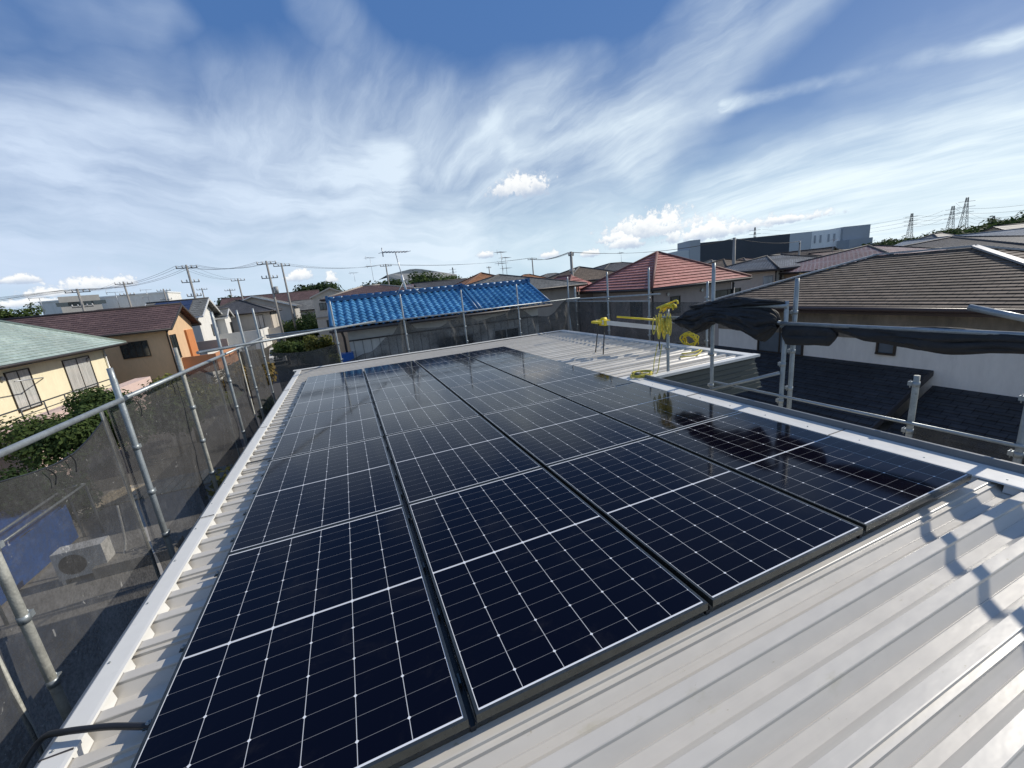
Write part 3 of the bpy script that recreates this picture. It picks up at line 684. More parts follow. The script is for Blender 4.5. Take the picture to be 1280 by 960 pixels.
mb = MB(); mb.bar(A0 + Vector((.0, .10, 0)), A1 + Vector((0, .10, 0)), .03, .085).bar(A0 + Vector((0, -.12, 0)), A1 + Vector((0, -.12, 0)), .03, .085)
for i in range(6): q = A0.lerp(A1, (i + .5) / 6); mb.bar(q + Vector((0, .10, 0)), q + Vector((0, -.12, 0)), .03)
mb.build('beam', M['alu'], ld)
mb = MB()
q = A0.lerp(A1, .09); mb.obox(q, (.07, 0, 0), (0, .13, 0), (0, 0, .055)); mb.tube([q + Vector((-.05, 0, .06)), q + Vector((.06, 0, .06))], .045, 8); mb.obox(A0 + Vector((-.04, 0, .0)), (.045, 0, 0), (0, .14, 0), (0, 0, .022)); mb.build('end_cap', M['yellow'], ld)
for (tx, bx, by) in ((748, 744.5, 440), (756, 754, 443)):
    for dy in (0,):
        MB().tube([at_y(tx, 404, YL), at_z(bx, by, RT)], .013, 7).build('leg', M['dark_metal'], ld)
MB().tube([A1 + Vector((0, 0, -.02)), Vector((A1.x + .03, A1.y, RT))], .013, 7).build('leg', M['dark_metal'], ld)
o = MB().tube([at_y(771, 396, YL), at_y(822, 400, YL - .6)], .020, 8).build('pole', M['yellow']); rebase(o, at_y(771, 396, YL)); tag(o, 'thin yellow pole lying along the top of the aluminium trestle', 'pole')
hr = thing('hose_coil', at_x(868, 425, 7.9), 'yellow hose coil hung on the rail behind the far roof wing', 'hose')
mb = MB(); cc_ = at_x(862, 422, 7.75)
for i in range(7):
    rr = .11 + .014 * i; th0 = random.uniform(0, 6)
    pts_ = [cc_ + Vector((.05 * math.sin(i * 2 + th), -rr * math.cos(th0 + R(th * 22)) * 1.25, rr * .8 * math.sin(th0 + R(th * 22)) - .05 + .04 * noise.noise(Vector((i * 1.7, th * .5, 2))))) for th in range(17)]; mb.tube(pts_, .011, 6)
mb.build('hose', M['yellow'], hr)
MB().bar(cc_ + Vector((0, .35, -.15)), cc_ + Vector((0, -.5, -.18)), .05, .05).build('hook', M['dark_metal'], hr)
MBq = MB().tube([(8.0, 8.2, .35), (7.9, 5.3, .30)], .0215, 8).build('rail', M['galv'], fars)

# ------------------------------------------------------------------ houses
def course(mb, a, b, c, d, n, h):
    """slope a-b (eave) to d-c (top), n courses with a step of h"""
    a, b, c, d = map(Vector, (a, b, c, d)); nm = (b - a).cross(d - a)
    if nm.length < 1e-6: nm = (b - a).cross(c - a)
    nm.normalize()
    if nm.z < 0: nm = -nm
    ux = (b - a).normalized(); uy = nm.cross(ux)
    if uy.z < 0: uy = -uy
    def uv(p): q = p - a; return (q.dot(ux) + 50, q.dot(uy))
    for i in range(n):
        t0, t1 = i / n, (i + 1) / n
        p0, p1, p2, p3 = a.lerp(d, t0), b.lerp(c, t0), b.lerp(c, t1), a.lerp(d, t1)
        q0, q1 = p0 + nm * h, p1 + nm * h
        if (p2 - p3).length < 1e-4: mb.face([q0, q1, p2], [uv(q0), uv(q1), uv(p2)])
        else: mb.face([q0, q1, p2, p3], [uv(q0), uv(q1), uv(p2), uv(p3)])
        mb.face([p0, p1, q1, q0], [uv(p0), uv(p1), uv(p1), uv(p0)])
def window(parent, face, u, z, w, h, plane, fm='frame_dark', gm='glass_dark', mull=1):
    def P(du, dz, out):
        if face == 'S': return (u + du, plane - out, z + dz)
        if face == 'N': return (u + du, plane + out, z + dz)
        if face == 'E': return (plane + out, u + du, z + dz)
        return (plane - out, u + du, z + dz)
    def bx(mb, u0, u1, z0, z1, o0, o1):
        p, q = P(u0, z0, o0), P(u1, z1, o1); mb.box(p, q)
    mb = MB(); t = .05
    bx(mb, -w / 2, w / 2, h / 2 - t, h / 2, -.02, .05); bx(mb, -w / 2, w / 2, -h / 2, -h / 2 + t, -.02, .07)
    bx(mb, -w / 2, -w / 2 + t, -h / 2 + t, h / 2 - t, -.02, .05); bx(mb, w / 2 - t, w / 2, -h / 2 + t, h / 2 - t, -.02, .05)
    for k in range(mull):
        c = -w / 2 + w * (k + 1) / (mull + 1); bx(mb, c - .022, c + .022, -h / 2 + t, h / 2 - t, -.02, .035)
    f = mb.build('window', M[fm], parent)
    mb = MB(); bx(mb, -w / 2 + t, w / 2 - t, -h / 2 + t, h / 2 - t, -.01, .012); mb.build('pane', M[gm], f)
def house(label, x0, x1, y0, y1, ez, rz, kind, roofm, wm, over=.5, wins=(), group=None, cn_=.28, step=.02, name='house', cap=None, gable=None, gut=True, gz=GZ, capw=.09):
    t = thing(name, ((x0 + x1) / 2, (y0 + y1) / 2, gz), label, 'house' if name == 'house' else 'building', group)
    W, D = x1 - x0, y1 - y0; mb = MB(); caps = []
    if kind == 'hip':
        if W > D: k = D / 2; A, B = Vector((x0 + k, y0 + k, rz)), Vector((x1 - k, y0 + k, rz))
        else: k = W / 2; A, B = Vector((x0 + k, y0 + k, rz)), Vector((x0 + k, y1 - k, rz))
        sl_ = math.hypot(k, rz - ez); n = max(3, int(sl_ / cn_))
        c = [Vector((x0, y0, ez)), Vector((x1, y0, ez)), Vector((x1, y1, ez)), Vector((x0, y1, ez))]
        if W > D:
            course(mb, c[0], c[1], B, A, n, step); course(mb, c[1], c[2], B, B, n, step); course(mb, c[2], c[3], A, B, n, step); course(mb, c[3], c[0], A, A, n, step)
            caps = [(c[0], A), (c[3], A), (c[1], B), (c[2], B), (A, B)]
        else:
            course(mb, c[0], c[1], A, A, n, step); course(mb, c[1], c[2], B, A, n, step); course(mb, c[2], c[3], B, B, n, step); course(mb, c[3], c[0], A, B, n, step)
            caps = [(c[0], A), (c[1], A), (c[2], B), (c[3], B), (A, B)]
    elif kind == 'gx':
        ym = (y0 + y1) / 2; n = max(3, int(math.hypot(D / 2, rz - ez) / cn_)); A, B = Vector((x0, ym, rz)), Vector((x1, ym, rz))
        course(mb, (x0, y0, ez), (x1, y0, ez), B, A, n, step); course(mb, (x1, y1, ez), (x0, y1, ez), A, B, n, step); caps = [(A, B)]
    else:
        xm = (x0 + x1) / 2; n = max(3, int(math.hypot(W / 2, rz - ez) / cn_)); A, B = Vector((xm, y0, rz)), Vector((xm, y1, rz))
        course(mb, (x0, y1, ez), (x0, y0, ez), A, B, n, step); course(mb, (x1, y0, ez), (x1, y1, ez), B, A, n, step); caps = [(A, B)]
    rf = mb.build('roof', M[roofm], t)
    mb = MB()
    for a, b in caps: mb.tube([a + Vector((0, 0, .02)), b + Vector((0, 0, .02))], capw, 8)
    mb.build('ridge_cap', M[cap or roofm], rf)
    # soffit, fascia and gutter
    mb = MB(); th = .16
    if kind == 'hip': mb.box((x0 + .02, y0 + .02, ez - th), (x1 - .02, y1 - .02, ez - .012))
    else:
        if kind == 'gx':
            for yy, s in ((y0, 1), (y1, -1)):
                for xx in (x0, x1):
                    mb.bar((xx, yy, ez - .07), (xx, (y0 + y1) / 2, rz - .07), .06, .16)
                mb.bar((x0, yy, ez - .08), (x1, yy, ez - .08), .08, .14)
        else:
            for xx in (x0, x1):
                for yy in (y0, y1): mb.bar((xx, yy, ez - .07), ((x0 + x1) / 2, yy, rz - .07), .06, .16, up=(0, 0, 1))
                mb.bar((xx, y0, ez - .08), (xx, y1, ez - .08), .08, .14)
    mb.build('eave', M[gable or 'fascia_dark'], rf)
    if gut:
        mb = MB(); zg = ez - .05
        if kind != 'gy': mb.tube([(x0, y0 - .05, zg), (x1, y0 - .05, zg)], .055, 8); mb.tube([(x0, y1 + .05, zg), (x1, y1 + .05, zg)], .055, 8)
        if kind != 'gx': mb.tube([(x0 - .05, y0, zg), (x0 - .05, y1, zg)], .055, 8); mb.tube([(x1 + .05, y0, zg), (x1 + .05, y1, zg)], .055, 8)
        mb.build('gutter', M['fascia_dark'], rf)
    if gut and name == 'house':
        for (qx_, qy_) in ((x0 + over - .07, y0 + over - .07), (x1 - over + .07, y0 + over - .07)):
            MB().tube([(qx_ + (x0 - qx_) * .0, qy_, ez - .1), (qx_, qy_, gz)], .045, 6).build('downpipe', M['frame_alu' if wm in ('w_cream', 'w_white') else 'fascia_dark'], t)
    # walls
    wx0, wx1, wy0, wy1 = x0 + over, x1 - over, y0 + over, y1 - over; top = ez - .17 if kind == 'hip' else ez - .0
    mb = MB(); mb.box((wx0, wy0, gz), (wx1, wy1, top))
    if kind == 'gx':
        ym = (y0 + y1) / 2; sl2 = (rz - ez) / (D / 2); zt = rz - .06; ztb = top
        for xx in (wx0, wx1 ):
            mb.face([(xx, wy0, top), (xx, wy1, top), (xx, wy1, ez + over * sl2 - .06), (xx, ym, zt), (xx, wy0, ez + over * sl2 - .06)])
    if kind == 'gy':
        xm = (x0 + x1) / 2; sl2 = (rz - ez) / (W / 2); zt = rz - .06
        for yy in (wy0, wy1):
            mb.face([(wx0, yy, top), (wx1, yy, top), (wx1, yy, ez + over * sl2 - .06), (xm, yy, zt), (wx0, yy, ez + over * sl2 - .06)])
    mb.build('wall', M[wm], t)
    for wdef in wins:
        face, u, z, w, h = wdef[:5]; st = wdef[5] if len(wdef) > 5 else {}
        plane = {'S': wy0, 'N': wy1, 'E': wx1, 'W': wx0}[face]
        window(t, face, u, z, w, h, plane, **st)
    return t
CUR = dict(gm='glass_curtain'); SH = dict(gm='shutter', mull=0)

# A cream house, left
hA = house('cream house with pale green slate roof at the far left edge', -20.7, -12.9, 17.5, 34.0, .30, 2.45, 'hip', 'r_green', 'w_cream', .9, cap='r_green', step=.022,
      wins=[('E', 0, 0, 0, 0)][:0], cn_=.24)
for (pa_, pb_) in (((78, 456), (122, 480)), ((6, 473), (52, 505))):
    p = at_x(*pa_, -13.8); q = at_x(*pb_, -13.8); window(hA, 'E', (p.y + q.y) / 2, -1.05, abs(q.y - p.y) , 1.9, -13.8, 'frame_dark', 'glass_curtain', 1)
for yy in (24.2, 31.0, 33.0):
    MB().tube([(-13.8, yy, -.35), (-13.70, yy, -.35)], .11, 12).build('vent', M['frame_alu'], hA)
MB().tube([(-13.72, 32.95, .1), (-13.72, 32.95, GZ)], .045, 6).build('downpipe', M['white_paint'], hA)
# its veranda wall with railing
vt = thing('garden_wall', (-11.5, 22, GZ), 'pink plastered terrace wall with thin dark railing below the cream house', 'wall')
ptop = -1.95
MB().box((-12.2, 8, GZ), (-11.4, 31.9, ptop)).build('wall', M['pink_wall'], vt)
mb = MB()
mb.tube([(-11.5, 8, ptop + .62), (-11.5, 27.6, ptop + .62)], .03, 6); mb.tube([(-11.5, 8, ptop + .32), (-11.5, 27.6, ptop + .32)], .02, 6)
for i in range(15): mb.tube([(-11.5, 8 + i * 1.4, ptop), (-11.5, 8 + i * 1.4, ptop + .62)], .025, 6)
mb.build('railing', M['dark_metal'], vt)
ly = thing('laundry_pole', (-13.3, 22, -1.0), 'short aluminium laundry pole in front of the cream house window', 'pole')
MB().tube([at_x(18, 477, -12.9), at_x(54, 472, -12.9)], .025, 6).build('pole', M['frame_alu'], ly)
MB().bar(at_x(52, 472, -12.9), at_x(54, 473, -13.8), .03).build('bracket', M['frame_dark'], ly)

# B orange house
hB = house('orange house with plum brown tiled gable roof behind the cream house', -25.5, -10.7, 35.5, 42.3, .90, 2.60, 'gx', 'r_plum', 'w_orange', .55, cn_=.30, step=.03)
p = at_y(151, 430, 36.05); q = at_y(186, 440, 36.05); window(hB, 'S', (p.x + q.x) / 2, -.35, q.x - p.x + .2, 1.15, 36.05, 'frame_dark', 'glass_dark', 3)
p = at_x(212, 420, -11.25); window(hB, 'E', p.y + .5, -.5, 1.2, 1.8, -11.25, 'frame_dark', 'glass_dark', 1)
MB().box((-11.26, 39.6, -1.9), (-11.1, 41.2, .55)).build('panel', M['w_brownpanel'], hB)
mb = MB(); mb.box((-9.2, 37.6, -2.75), (-9.0, 44.0, -1.45)); mb.box((-11.2, 37.45, -2.75), (-9.0, 37.6, -1.45)); mb.box((-11.2, 37.6, -2.85), (-9.0, 44.0, -2.75)); mb.build('balcony', M['w_terra'], hB)
mb = MB(); mb.box((-9.0, 39.2, -2.2), (-8.985, 39.35, -1.7)); mb.box((-9.0, 41.2, -2.2), (-8.985, 41.35, -1.7)); mb.build('balcony_slot', M['fascia_dark'], hB)
MB().tube([(-10.9, 35.45, .8), (-11.2, 35.9, .5), (-11.2, 35.9, GZ)], .04, 6).build('downpipe', M['frame_dark'], hB)

# C white gable house with panels on its roof, further houses on the left
pC = at_d(256, 371, 52)
hC = house('white gabled house with grey roof and small roof solar array, beyond the orange house', pC.x - 4.8, pC.x + .3, pC.y - 3.4, pC.y + 3.4, 1.55, 3.20, 'gx', 'r_grey', 'w_white', .6, cap='r_grey', gable='white_paint', gut=False, cn_=.4)
mb = MB(); sl_ = (3.20 - 1.55) / 3.4
for i in range(3):
    for j in range(3):
        x_ = pC.x - 4.0 + i * 1.02; y_ = pC.y - 3.2 + j * 1.0; z_ = 1.55 + (y_ - pC.y + 3.4) * sl_ + .08
        mb.face([(x_, y_, z_), (x_ + .98, y_, z_), (x_ + .98, y_ + .95, z_ + .95 * sl_), (x_, y_ + .95, z_ + .95 * sl_)])
mb.build('roof_solar_array', pm('tiny_cells', (.035, .045, .09), .2, 0, .3, 3), hC)
window(hC, 'E', pC.y - .6, 2.6, .35, .6, pC.x - .3, mull=0)
window(hC, 'E', pC.y + 1.4, .0, 1.6, 1.2, pC.x - .3)
MB().box((pC.x - 3, pC.y - 5.6, -1.6), (pC.x + 2.2, pC.y - 5.4, -.7)).build('balcony', M['w_grey'], hC)
p = at_d(283, 385, 56)
h2 = house('small white gabled porch house with olive roof beside the solar roofed house', p.x - 2.4, p.x + .2, p.y - 1.6, p.y + 1.6, 1.15, 2.05, 'gx', 'r_grey', 'w_white', .35, gable='white_paint', gut=False)
window(h2, 'E', p.y + .8, -.3, .8, 1.7, p.x - .15)
mb = MB(); mb.box((p.x - 1.5, p.y - 2.9, -2.6), (p.x + 3.2, p.y - 2.7, -.55)); mb.box((p.x + 3.0, p.y - 2.7, -2.6), (p.x + 3.2, p.y + 3.4, -.55)); mb.build('balcony', M['w_white'], h2)
p = at_d(305, 372, 62)
h3 = house('house with navy blue hip roof behind the left scaffold posts', p.x - 5, p.x + 3.4, p.y - 4, p.y + 4, 1.35, 2.95, 'hip', 'r_dark', 'w_beige', .5, cap='r_dark', wins=[('S', p.x - 2.2, .1, 1.8, 1.6), ('S', p.x + 1.6, .2, 1.0, 1.6, CUR)])
MB().box((p.x - 4, p.y - 4.6, -1.9), (p.x + 3.8, p.y - 4.4, -.7)).build('balcony', M['w_beige'], h3)
p = at_d(322, 372, 82)
house('grey roofed gable house with white verge, behind the navy roofed house', p.x - 6, p.x + 6, p.y - 5, p.y + 5, 1.7, 3.8, 'gy', 'r_grey', 'w_grey', .5, gable='white_paint', wins=[('S', p.x + 1.5, .4, 2.0, 1.2)])
p = at_d(335, 396, 74)
h5 = house('low dark green roofed house with white balcony near the twin utility poles', p.x - 3.2, p.x + 2.4, p.y - 3, p.y + 3, -1.2, .1, 'gy', 'r_dark', 'w_dim', .4, gable='white_paint', wins=[('S', p.x, -2.4, 1.5, 1.2)])
p = at_d(340, 368, 100)
house('long brown tiled roof far behind the twin utility poles', p.x - 9, p.x + 9, p.y - 5, p.y + 5, 1.8, 4.5, 'gx', 'r_plum', 'w_tan', .6)
p = at_d(78, 385, 170)
hw = thing('warehouse', (p.x, p.y, GZ), 'pale grey flat roofed factory block beyond the brown roof at the left', 'building')
q = at_d(125, 378, 170); 
mb = MB(); mb.bar((p.x, p.y, (GZ + p.z + 2.5) / 2), (q.x, q.y, (GZ + p.z + 2.5) / 2), 20, (p.z + 2.5 - GZ)); mb.build('wall', M['w_grey'], hw)
for k in (.22, .5, .82):
    c_ = Vector((p.x, p.y, p.z + .5)).lerp(Vector((q.x, q.y, p.z + .5)), k); dd_ = (Vector((q.x - p.x, q.y - p.y, 0))).normalized(); nn_ = Vector((dd_.y, -dd_.x, 0))
    MB().obox(c_ + nn_ * 10.02, dd_ * 2.4, nn_ * .05, (0, 0, .5)).build('window', M['glass_dark'], hw)
p = at_d(145, 374, 190)
MBx = thing('warehouse', (p.x, p.y, GZ), 'white flat roofed building right of the grey factory block at the left', 'building')
MB().box((p.x - 16, p.y - 6, GZ), (p.x + 16, p.y + 6, p.z + .5)).build('wall', M['w_white'], MBx)
MB().box((p.x - 16.2, p.y - 6.2, p.z + .5), (p.x + 16.2, p.y + 6.2, p.z + .9)).build('parapet', M['white_paint'], MBx)
p = at_d(196, 383, 75); house('house with low terracotta orange roof behind the plum roofed house', p.x - 9, p.x + 5, p.y - 5, p.y + 5, 1.9, 3.4, 'gx', 'r_orange', 'w_tan', .5)
p = at_d(136, 381, 60); house('house with small plum coloured hip roof beyond the left plum roof', p.x - 6, p.x + 6, p.y - 5, p.y + 5, 1.8, 3.1, 'hip', 'r_plum', 'w_tan', .5, cap='r_plum')
p = at_d(225, 371, 95); house('house with olive grey hip roof behind the solar roofed house', p.x - 6, p.x + 6, p.y - 5, p.y + 5, 2.4, 4.4, 'hip', 'r_grey', 'w_grey', .5, cap='r_grey')

# G grey beige gable house
p = at_d(413, 359.5, 58)
hG = house('beige two storey gable house left of the blue roof', p.x - 2.6, p.x + 2.3, p.y, p.y + 9, 2.45, 3.45, 'gy', 'r_grey', 'w_beige', .25, gable='w_beige', gut=False,
      wins=[('S', p.x - 1.3, 1.2, .8, .9), ('S', p.x + .6, 1.3, .6, .8), ('S', p.x - .4, -1.2, 1.7, 1.3)])
MB().box((p.x - 2.4, p.y + .10, -.2), (p.x + 2.1, p.y + .24, -.08)).build('band', M['w_dim'], hG)
p = at_d(468, 357, 46)
house('wide brown tiled hip roofed house behind the left part of the blue roof', p.x - 5.2, p.x + 4.6, p.y - 4, p.y + 4, 1.9, 2.85, 'hip', 'r_plum', 'w_tan', .5, cap='w_dim', cn_=.3)
p = at_d(525, 353, 62)
house('house with dusty mauve hip roof right of the television antenna', p.x - 6, p.x + 5, p.y - 4, p.y + 4, 1.9, 3.0, 'hip', 'r_purple', 'w_tan', .5, cap='r_plum')
p = at_d(556, 349, 56)
house('dark navy gable roofed house left of the orange brown roofs', p.x - 4, p.x + 3, p.y - 4, p.y + 4, 1.5, 2.9, 'gx', 'r_dark', 'w_dim', .5)
p = at_d(602, 345, 44)
house('house with rusty orange brown hip roof behind the blue roof', p.x - 4.2, p.x + 4.2, p.y - 4.2, p.y + 4.2, 1.3, 3.0, 'hip', 'r_orange', 'w_tan', .5, cap='r_orange')
p = at_d(637, 343.5, 31)
house('house with grey brown slate hip roof just behind the right half of the blue roof', p.x - 5.2, p.x + 4.0, p.y - 4.0, p.y + 5.2, 1.12, 2.32, 'hip', 'r_grey', 'w_dim', .5, cap='r_grey', cn_=.3, capw=.06)
p = at_d(662, 343, 70)
house('second orange brown roofed house further back between the poles', p.x - 5, p.x + 4, p.y - 4, p.y + 4, 1.2, 2.9, 'hip', 'r_orange', 'w_tan', .5)
p = at_d(724, 334, 46)
hh = house('beige two storey house with dark brown hip roof behind the single dark pole', p.x - 4.3, p.x + 4.3, p.y - 4.3, p.y + 4.3, 1.25, 2.65, 'hip', 'r_brown', 'w_beige', .5, cap='r_grey')
for u_ in (-2.6, -.9, .2): window(hh, 'S', p.x + u_, .35, .55, .7, p.y - 3.8, 'frame_dark', 'glass_dark', 0)
window(hh, 'W', p.y - 2, .3, .9, .9, p.x - 3.8)
p = at_d(690, 352, 90)
house('pale roofed house between the two poles beyond the red tiled house', p.x - 5, p.x + 5, p.y - 4, p.y + 4, 1.8, 3.0, 'hip', 'r_grey', 'w_white', .5)
p = at_d(770, 337, 60)
house('dark flat looking roof of a house peeking left of the red roof peak', p.x - 5, p.x + 5, p.y - 4, p.y + 4, 2.0, 3.0, 'hip', 'r_dark', 'w_dim', .5)

# red tiled house
hR = house('red tiled pyramid roofed house behind the far roof wing', 16.6, 24.2, 17.0, 24.6, .57, 2.62, 'hip', 'r_red', 'w_taupe', .75, cap='r_red', cn_=.31, step=.045, capw=.10)
q = at_x(770, 340, 17.2)
mb = MB(); A = Vector((17.1, 26.2, 1.75)); c_ = [Vector((15.4, 24.2, .57)), Vector((18.9, 24.2, .57)), Vector((18.9, 30, .57)), Vector((15.4, 30, .57))]; B = Vector((17.1, 28.3, 1.75))
course(mb, c_[0], c_[1], A, A, 6, .045); course(mb, c_[3], c_[0], A, B, 6, .045); course(mb, c_[2], c_[3], B, B, 6, .045)
rr_ = mb.build('roof', M['r_red'], hR); MB().tube([c_[0], A, B], .09, 8).tube([c_[3], B], .09, 8).build('ridge_cap', M['r_red'], rr_)
MB().box((15.9, 24.7, GZ), (18.4, 29.5, .5)).build('wall', M['w_taupe'], hR)
for (a_, b_, mull) in (((838, 374), (850, 384), 0), ((893, 366), (925, 374), 1)):
    P1 = at_y(*a_, 17.75); P2 = at_y(*b_, 17.75); window(hR, 'S', (P1.x + P2.x) / 2, -.55, P2.x - P1.x, 1.0, 17.75, 'frame_dark', 'glass_dark', mull)
for yy in (19.2, 22.4): window(hR, 'W', yy, -.7, 1.1, 1.0, 17.35, 'frame_dark', 'glass_dark', 1)
MB().tube([(23.6, 17.7, .3), (23.6, 17.7, GZ)], .06, 6).build('downpipe', M['frame_alu'], hR)

for xx in (18.4, 21.0): MB().tube([(xx, 17.75, .1), (xx, 17.65, .1)], .09, 10).build('vent', M['frame_alu'], hR)
MB().box((22.6, 17.35, -1.2), (23.4, 17.7, -.6)).build('outdoor_unit', M['w_white'], hR)
# grey tile house and neighbours to the right
p = at_d(985, 318, 42)
hg = house('grey glazed tile hip roofed house right of the red tiled roof', 32.5, 42.0, 21.2, 29.0, .72, 1.75, 'hip', 'r_tile', 'w_beige', .7, cap='r_dark', step=.04)
for (a_, b_) in (((960, 345), (966, 352)),):
    P1 = at_y(*a_, 21.9); window(hg, 'S', P1.x, -.3, 1.1, 1.1, 21.9, 'frame_alu', 'glass_curtain', 1)
P1 = at_y(975, 348, 21.9); MB().box((P1.x - .08, 21.8, GZ), (P1.x + .08, 21.9, .5)).build('downpipe', M['fascia_dark'], hg)
p = at_d(1095, 306, 44)
house('house with striped purple and white tile roof left of the big brown roof', p.x - 6.5, p.x + 4.5, p.y - 5.5, p.y + 5.5, .35, 1.75, 'hip', 'r_purple', 'w_tan', .6, cap='r_dark', step=.03)
p = at_d(1050, 315, 58)
house('mauve brown gable roofed house in front of the big warehouse', p.x - 5, p.x + 5, p.y - 5, p.y + 5, .5, 1.6, 'gx', 'r_plum', 'w_tan', .4)
p = at_d(1190, 298.5, 50)
house('dark grey roofed house beyond the big brown roof, left of the white peaked roof', p.x - 7, p.x + 7, p.y - 7, p.y + 7, .6, 1.75, 'hip', 'r_dark', 'w_dim', .6, cap='r_grey')
p = at_d(1222, 296, 75)
house('blue grey metal roofed house near the right edge before the wood', p.x - 6, p.x + 6, p.y - 7, p.y + 7, .9, 2.0, 'gy', 'r_bluegrey', 'w_white', .5, gable='white_paint')
p = at_d(1262, 300, 62)
house('low pale roofed house at the right edge before the wood', p.x - 6, p.x + 6, p.y - 6, p.y + 6, .4, 1.3, 'hip', 'r_tile', 'w_white', .5, cap='r_dark')
for px_, d_, rm, wm_, lab in ((905, 60, 'r_brown', 'w_beige', 'small brown gable roof peeking over the right slope of the red roof'), (930, 75, 'r_plum', 'w_dim', 'mauve grey roofed house before the dark warehouse wall'), (890, 90, 'r_grey', 'w_grey', 'grey roofed house at the left end of the dark warehouse wall')):
    p = at_d(px_, 324, d_); house(lab, p.x - 5, p.x + 5, p.y - 5, p.y + 5, .6, 2.0 if d_ < 80 else 2.4, 'hip', rm, wm_, .5)

# big brown roofed house on the right
hW = thing('house', (17, 4, GZ), 'large white walled house with brown slate hip roof on the right', 'house')
EX = 14.0; EZ = .0
NW = at_x(872, 382.5, EX); yN = NW.y
best = None
for i in range(200):
    w = 2 + i * .03; q = at_x(1095, 320, EX + w); e_ = abs(q.y - (yN - w))
    if best is None or e_ < best[0]: best = (e_, w, q)
w_ = best[1]; RZ = best[2].z; rS = at_x(1217, 309.5, EX + w_).y; yS = rS - w_
A = Vector((EX + w_, yN - w_, RZ)); B = Vector((EX + w_, rS, RZ)); c_ = [Vector((EX, yN, EZ)), Vector((EX, yS, EZ)), Vector((EX + 2 * w_, yS, EZ)), Vector((EX + 2 * w_, yN, EZ))]
mb = MB(); n = int(math.hypot(w_, RZ - EZ) / .19)
course(mb, c_[0], c_[1], B, A, n, .022); course(mb, c_[1], c_[2], B, B, n, .022); course(mb, c_[2], c_[3], A, B, n, .022); course(mb, c_[3], c_[0], A, A, n, .022)
rf = mb.build('roof', M['r_brown'], hW)
mb = MB()
for a_, b_ in ((c_[0], A), (A, B), (c_[1], B), (c_[2], B), (c_[3], A)): mb.bar(a_ + Vector((0, 0, .05)), b_ + Vector((0, 0, .05)), .16, .05)
mb.build('ridge_cap', pm('cap_grey', (.34, .35, .36), .45, .4, .1, 2), rf)
mb = MB(); mb.box((EX + .04, yS + .04, EZ - .2), (EX + 2 * w_ - .04, yN - .04, EZ - .02)); mb.tube([(EX - .05, yS, EZ - .06), (EX - .05, yN, EZ - .06)], .065, 8); mb.build('eave', pm('fascia_brown', (.05, .03, .025), .5), rf)
WX = EX + .55; WY = yN - .55
MB().box((WX, yS + .5, GZ), (EX + 2 * w_ - .6, WY, EZ - .95)).build('wall', M['w_white'], hW)
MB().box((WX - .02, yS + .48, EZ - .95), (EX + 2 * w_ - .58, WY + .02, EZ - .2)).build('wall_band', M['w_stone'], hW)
P1 = at_x(1097, 424, WX); P2 = at_x(1120, 440, WX); window(hW, 'W', (P1.y + P2.y) / 2, (P1.z + P2.z) / 2, abs(P1.y - P2.y), abs(P1.z - P2.z) + .2, WX, 'frame_dark', 'shutter', 0)
P1 = at_x(975, 424, WX); window(hW, 'W', P1.y, P1.z, 1.6, 1.0, WX, 'frame_dark', 'shutter', 1)
P1 = at_x(1180, 480, WX)
# black lean-to roofs against it
def leanto(x_top, z_top, x_bot, z_bot, ya, yb, parent):
    mb = MB(); n = int(math.hypot(x_top - x_bot, z_top - z_bot) / .22)
    course(mb, (x_bot, ya, z_bot), (x_bot, yb, z_bot), (x_top, yb, z_top), (x_top, ya, z_top), n, .022)
    o = mb.build('lower_roof', M['r_black'], parent)
    mb = MB(); mb.bar((x_bot, ya, z_bot - .06), (x_bot, yb, z_bot - .06), .06, .12)
    for yy in (ya, yb): mb.bar((x_bot, yy, z_bot - .06), (x_top, yy, z_top - .06), .05, .14)
    mb.build('eave', M['fascia_dark'], o)
q1 = at_x(1166, 463, WX); q0 = at_x(868, 436, WX)
leanto(WX, q1.z, WX - 3.2, q1.z - 1.35, yN + 1.0, q1.y, hW)
q2 = at_x(1158, 483, WX - .2); 
leanto(WX - .01, q2.z - .0, WX - 2.2, q2.z - .95, q1.y - .08, yS - 2, hW)
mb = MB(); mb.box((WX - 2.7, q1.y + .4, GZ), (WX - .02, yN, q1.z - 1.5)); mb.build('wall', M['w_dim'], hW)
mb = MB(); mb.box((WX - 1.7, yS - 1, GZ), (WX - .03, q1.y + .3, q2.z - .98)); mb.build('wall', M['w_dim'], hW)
# porch wall between the lower roofs
window(hW, 'W', q1.y + 1.2, q1.z - 2.4, 1.2, .9, WX - 2.72, 'frame_dark', 'glass_dark', 1)

